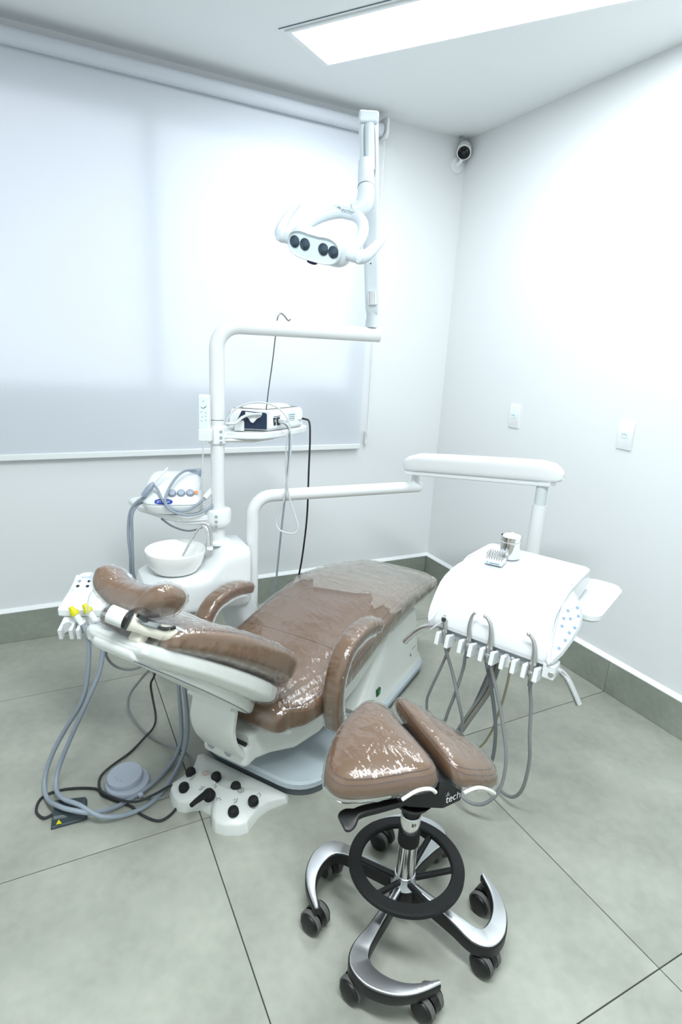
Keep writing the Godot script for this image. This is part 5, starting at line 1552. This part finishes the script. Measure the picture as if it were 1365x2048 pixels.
func closed_curve(poly: Array, n: int) -> Array:
	var out := []
	var m := poly.size()
	for i in m:
		for k in n:
			var a := Vector2(poly[(i + m - 1) % m][0], poly[(i + m - 1) % m][1])
			var b := Vector2(poly[i][0], poly[i][1])
			var c := Vector2(poly[(i + 1) % m][0], poly[(i + 1) % m][1])
			var d := Vector2(poly[(i + 2) % m][0], poly[(i + 2) % m][1])
			out.append(b.cubic_interpolate(c, a, d, float(k) / n))
	return out


func lobe(poly: Array, levels: Array, lift: Callable) -> Array:
	var ol := closed_curve(poly, 5)
	var c := Vector2.ZERO
	for p in ol:
		c += p
	c /= ol.size()
	var reach := 0.0
	for p in ol:
		reach += p.distance_to(c)
	reach /= ol.size()
	var rr := []
	for q in levels:
		var ring := PackedVector3Array()
		for p in ol:
			var z: Vector2 = c + (p - c) * (1.0 - q[1] / reach)
			ring.append(V(z.x, q[0] + lift.call(z), z.y))
		rr.append(ring)
	return rr


func ribbon(pts: Array, hw: Array, y0: Array, y1: Array, b := 0.003) -> Geo:
	# upright bar of varying width and height along pts
	var rr := []
	for i in pts.size():
		var tn: Vector3 = pts[mini(i + 1, pts.size() - 1)] - pts[maxi(i - 1, 0)]
		tn.y = 0
		tn = tn.normalized()
		var s := tn.cross(Vector3.UP)
		var f := float(i) / (pts.size() - 1) * (hw.size() - 1)
		var k := mini(int(f), hw.size() - 2)
		var w := lerpf(hw[k], hw[k + 1], f - k)
		var lo := lerpf(y0[k], y0[k + 1], f - k)
		var hi := lerpf(y1[k], y1[k + 1], f - k)
		var p: Vector3 = pts[i]
		var ring := PackedVector3Array()
		for q in [[-1.0, 0.0, 0.0, 1.0], [-1.0, 1.0, 0.0, -1.0], [-1.0, 1.0, 1.0, 0.0], [1.0, 1.0, -1.0, 0.0], [1.0, 1.0, 0.0, -1.0], [1.0, 0.0, 0.0, 1.0], [1.0, 0.0, -1.0, 0.0], [-1.0, 0.0, 1.0, 0.0]]:
			ring.append(V(p.x, lerpf(lo, hi, q[1]) + q[3] * b, p.z) + s * (q[0] * w + q[2] * b))
		rr.append(ring)
	return Geo.new().rings(rr)


func stool() -> void:
	var t := thing("saddle_stool", "brown split-saddle stool on a polished caster base", "stool", at(STOOL.x, 0, STOOL.z, deg_to_rad(-3.97)))
	var inv := t.transform.affine_inverse()
	# base: four arms, each turning into a hooked foot with two casters
	var hub := part(lathe([[0.0, 0.075], [0.030, 0.075], [0.040, 0.085], [0.043, 0.12], [0.036, 0.140], [0.0, 0.145]], 28), "hub", M.black_plastic, t)
	part(lathe([[0.0, 0.128], [0.034, 0.128], [0.040, 0.134], [0.034, 0.146], [0.029, 0.165], [0.0, 0.17]], 28), "hub_collar", M.polished_aluminium, hub)
	part(lathe([[0.0, 0.050], [0.012, 0.050], [0.012, 0.076], [0.0, 0.076]], 16), "hub_spring", M.steel, hub)
	var wheels: Array = []
	for k in 4:
		var fi := deg_to_rad(152.0 - 90.0 * k)
		var polar := func(r: float, da: float) -> Vector3:
			return inv * (STOOL + V(r * cos(fi - deg_to_rad(da)), 0, r * sin(fi - deg_to_rad(da))))
		var path := [polar.call(0.025, 0), polar.call(0.09, 0), polar.call(0.165, -1), polar.call(0.215, -1), polar.call(0.246, 3), polar.call(0.262, 12), polar.call(0.267, 24), polar.call(0.262, 36), polar.call(0.252, 50)]
		var pc := curve(path, 5)
		var arm := part(ribbon(pc, [0.012, 0.013, 0.017, 0.024, 0.028, 0.026, 0.020, 0.014, 0.007], [0.090, 0.080, 0.072, 0.066, 0.064, 0.064, 0.066, 0.070, 0.074], [0.140, 0.128, 0.114, 0.104, 0.100, 0.099, 0.099, 0.098, 0.097]), "base_arm", M.black_plastic, t, false, 50)
		part(ribbon(pc, [0.0085, 0.0095, 0.014, 0.021, 0.025, 0.023, 0.0175, 0.0115, 0.005], [0.136, 0.126, 0.112, 0.102, 0.098, 0.097, 0.097, 0.096, 0.095], [0.1445, 0.1325, 0.1185, 0.1085, 0.1045, 0.1035, 0.1035, 0.1025, 0.1015], 0.0025), "arm_cap", M.polished_aluminium, arm, false, 50)
		for q in [[0.250, 2.0, 0.6], [0.250, 44.0, -0.5]]:
			wheels.append([polar.call(q[0], q[1]), fi + q[2] * (1.0 + 0.35 * k) + k * 0.8])
	var yaw := [0.45, 0.45, 0.42, 0.38, 0.25, 0.5, 0.2, 0.5]
	for i in 8:
		var c := Node3D.new()
		c.name = "caster"
		t.add_child(c, true)
		c.position = wheels[i][0]
		c.rotation.y = yaw[i]
		c.scale = Vector3.ONE * 1.13
		for s in [-1.0, 1.0]:
			var wh := part(lathe([[0.0, 0.0115], [0.018, 0.011], [0.0235, 0.0085], [0.0262, 0.004], [0.0262, -0.008], [0.0, -0.008]], 26).moved(aimed(V(s * 0.0195, 0.030, 0), V(s, 0, 0))), "wheel", M.black_plastic, c)
			part(lathe([[0.0, 0.004], [0.0285, 0.004], [0.030, 0.002], [0.030, -0.007], [0.0285, -0.009], [0.0, -0.009]], 26).moved(aimed(V(s * 0.0195, 0.030, 0), V(s, 0, 0))), "tread", M.tread_grey, c)
			wh.position = V(s * 0.0015, 0, 0)
		part(lathe([[0.0, -0.008], [0.0275, -0.008], [0.0285, 0.0], [0.0275, 0.008], [0.0, 0.008]], 26).moved(aimed(V(0, 0.034, 0), V(1, 0, 0))), "hood", M.black_plastic, c)
		part(tube([V(0, 0.055, 0), V(0, 0.075, 0)], 0.009, 12), "stem", M.black_plastic, c)
	# foot ring with three spokes
	var ring := part(lathe([[0.130, 0.186], [0.158, 0.186], [0.162, 0.190], [0.162, 0.201], [0.158, 0.205], [0.130, 0.205], [0.126, 0.201], [0.126, 0.190], [0.130, 0.186]], 64, false), "foot_ring", M.black_rubber, t, false, 30)
	for a in [28.0, 92.0, 155.0, 208.0, 332.0]:
		var e := deg_to_rad(a)
		part(tube([V(0.030 * cos(e), 0.150, 0.030 * sin(e)), V(0.131 * cos(e), 0.192, 0.131 * sin(e))], 0.0085, 10), "ring_spoke", M.black_plastic, ring)
	# gas column
	part(lathe([[0.0, 0.14], [0.027, 0.14], [0.0265, 0.275], [0.0, 0.276]], 30), "column", M.chrome, t)
	part(lathe([[0.0, 0.272], [0.029, 0.272], [0.030, 0.276], [0.030, 0.312], [0.029, 0.316], [0.0, 0.316]], 30), "column_collar", M.black_rubber, t)
	part(lathe([[0.0, 0.314], [0.0275, 0.314], [0.0275, 0.366], [0.026, 0.368], [0.0, 0.368]], 30), "column_sleeve", M.chrome, t)
	letters("89", 0.013, "column_print", M.print_dark, t, t.transform * Transform3D(Basis.IDENTITY, V(-0.006, 0.352, 0.0275)))
	part(lathe([[0.0, 0.362], [0.022, 0.362], [0.022, 0.395], [0.030, 0.40], [0.048, 0.408], [0.062, 0.430], [0.0, 0.44]], 28), "seat_boss", M.black_plastic, t)
	# mechanism and lever
	var mech := part(extrude([[-0.075, -0.07], [-0.075, 0.040], [-0.05, 0.062], [0.030, 0.096], [0.088, 0.088], [0.098, 0.04], [0.098, -0.08], [0.06, -0.11], [-0.05, -0.11]], 0.452, 0.512, 0.008), "seat_mechanism", M.black_plastic, t)
	part(extrude([[-0.02, -0.16], [0.075, -0.16], [0.085, 0.09], [0.01, 0.095]], 0.495, 0.535, 0.008), "seat_bridge", M.black_plastic, mech)
	letters("tech", 0.026, "name_print", M.print_white, mech, t.transform * Transform3D(Basis(V(0, 1, 0), 0.13) * Basis(V(1, 0, 0), 0.0), V(0.060, 0.482, 0.0935)), "Droid Sans")
	part(extrude([[-0.007, 0.006], [0.0, -0.008], [0.007, 0.006]], 0.0, 0.0008, 0.0002).moved(Transform3D(Basis(V(1, 0, 0), PI / 2), V(0.040, 0.500, 0.0955))), "name_emblem", M.print_grey, mech)
	var lv := curve([V(-0.060, 0.462, 0.040), V(-0.12, 0.452, 0.030), V(-0.165, 0.445, 0.022), V(-0.190, 0.440, 0.024), V(-0.222, 0.434, 0.030)], 5)
	var lr := []
	for i in lv.size():
		var f := float(i) / (lv.size() - 1)
		var w := lerpf(0.013, 0.014, f) + 0.014 * smoothstep(0.62, 0.85, f) - 0.006 * smoothstep(0.92, 1.0, f)
		lr.append(oval(lv[i], V(0.12, -0.25, 1.0).normalized() * w, V(0, 1, 0.2).normalized() * (0.010 - 0.004 * smoothstep(0.6, 0.9, f)), 16, 0.6))
	part(Geo.new().rings(lr), "height_lever", M.black_plastic, t, false, 50)
	# two padded lobes in film
	var left := [[-0.036, -0.222], [-0.085, -0.210], [-0.150, -0.168], [-0.212, -0.100], [-0.246, -0.035], [-0.232, 0.018], [-0.175, 0.052], [-0.09, 0.080], [-0.02, 0.094], [0.012, 0.075], [0.010, 0.0], [0.003, -0.10], [0.0, -0.18]]
	var right := [[0.060, -0.222], [0.088, -0.205], [0.130, -0.152], [0.172, -0.085], [0.210, -0.005], [0.220, 0.052], [0.195, 0.090], [0.120, 0.108], [0.066, 0.104], [0.046, 0.070], [0.042, 0.0], [0.040, -0.10], [0.044, -0.19]]
	var lifts := [
		func(z: Vector2) -> float: return -0.10 * maxf(0.0, -z.x - 0.06) * 2.0 - 0.10 * maxf(0.0, z.y) + 0.02 * maxf(0.0, -z.y),
		func(z: Vector2) -> float: return -0.42 * maxf(0.0, z.x - 0.04) - 0.05 * maxf(0.0, z.y) + 0.02 * maxf(0.0, -z.y),
	]
	for i in 2:
		var poly: Array = [left, right][i]
		var lv2 := [[0.527, 0.030], [0.530, 0.014], [0.539, 0.002], [0.553, -0.002], [0.567, 0.0], [0.578, 0.005], [0.587, 0.014], [0.593, 0.028], [0.598, 0.050], [0.601, 0.075], [0.602, 0.10]]
		var rr := lobe(poly, lv2, lifts[i])
		var pad := part(Geo.new().rings(rr), "seat_lobe", M.brown_leather, t, false, 60)
		pad.set_meta("label", ["left padded half of the split saddle", "right padded half of the split saddle"][i])
		for lev in [5, 6]:
			var seam: Array = Array(rr[lev])
			seam.append(seam[0])
			part(tube(seam, 0.0016, 5), "seam", M.leather_seam, pad)
		var fr := lobe(poly, [[0.523, 0.045], [0.524, 0.014], [0.532, 0.000], [0.542, -0.0045], [0.555, -0.005], [0.569, -0.0025], [0.582, 0.004], [0.592, 0.013], [0.598, 0.028], [0.6030, 0.050], [0.6055, 0.075], [0.6062, 0.10], [0.6065, 0.125]], lifts[i])
		part(bagged(fr, 0.0, func(p: Vector3, n: Vector3) -> float: return (0.0035 if p.y < 0.57 else 0.0016) * maxf(0.0, 1.0 - absf(wrinkle.get_noise_3d(p.x * 26.0 + 7.0 * i, p.y * 5.0, p.z * 26.0)) * 2.4)), "plastic_cover", M.clear_film, pad, false, 70)
		# white piping arched over the near face
		var arch := []
		var span: Array = [[-0.095, 0.004], [0.070, 0.190]][i]
		var near := []
		for p in rr[3]:
			if p.z > 0.04 and p.x >= span[0] and p.x <= span[1]:
				near.append(p)
		near.sort_custom(func(p, q): return p.x < q.x)
		for j in near.size():
			var f := float(j) / (near.size() - 1)
			arch.append(near[j] + V(0, lerpf(-0.022, 0.0, sin(f * PI)), 0.0065))
		arch = curve(arch, 3)
		part(tube(arch, 0.0048, 8), "piping", M.piping_white, pad)
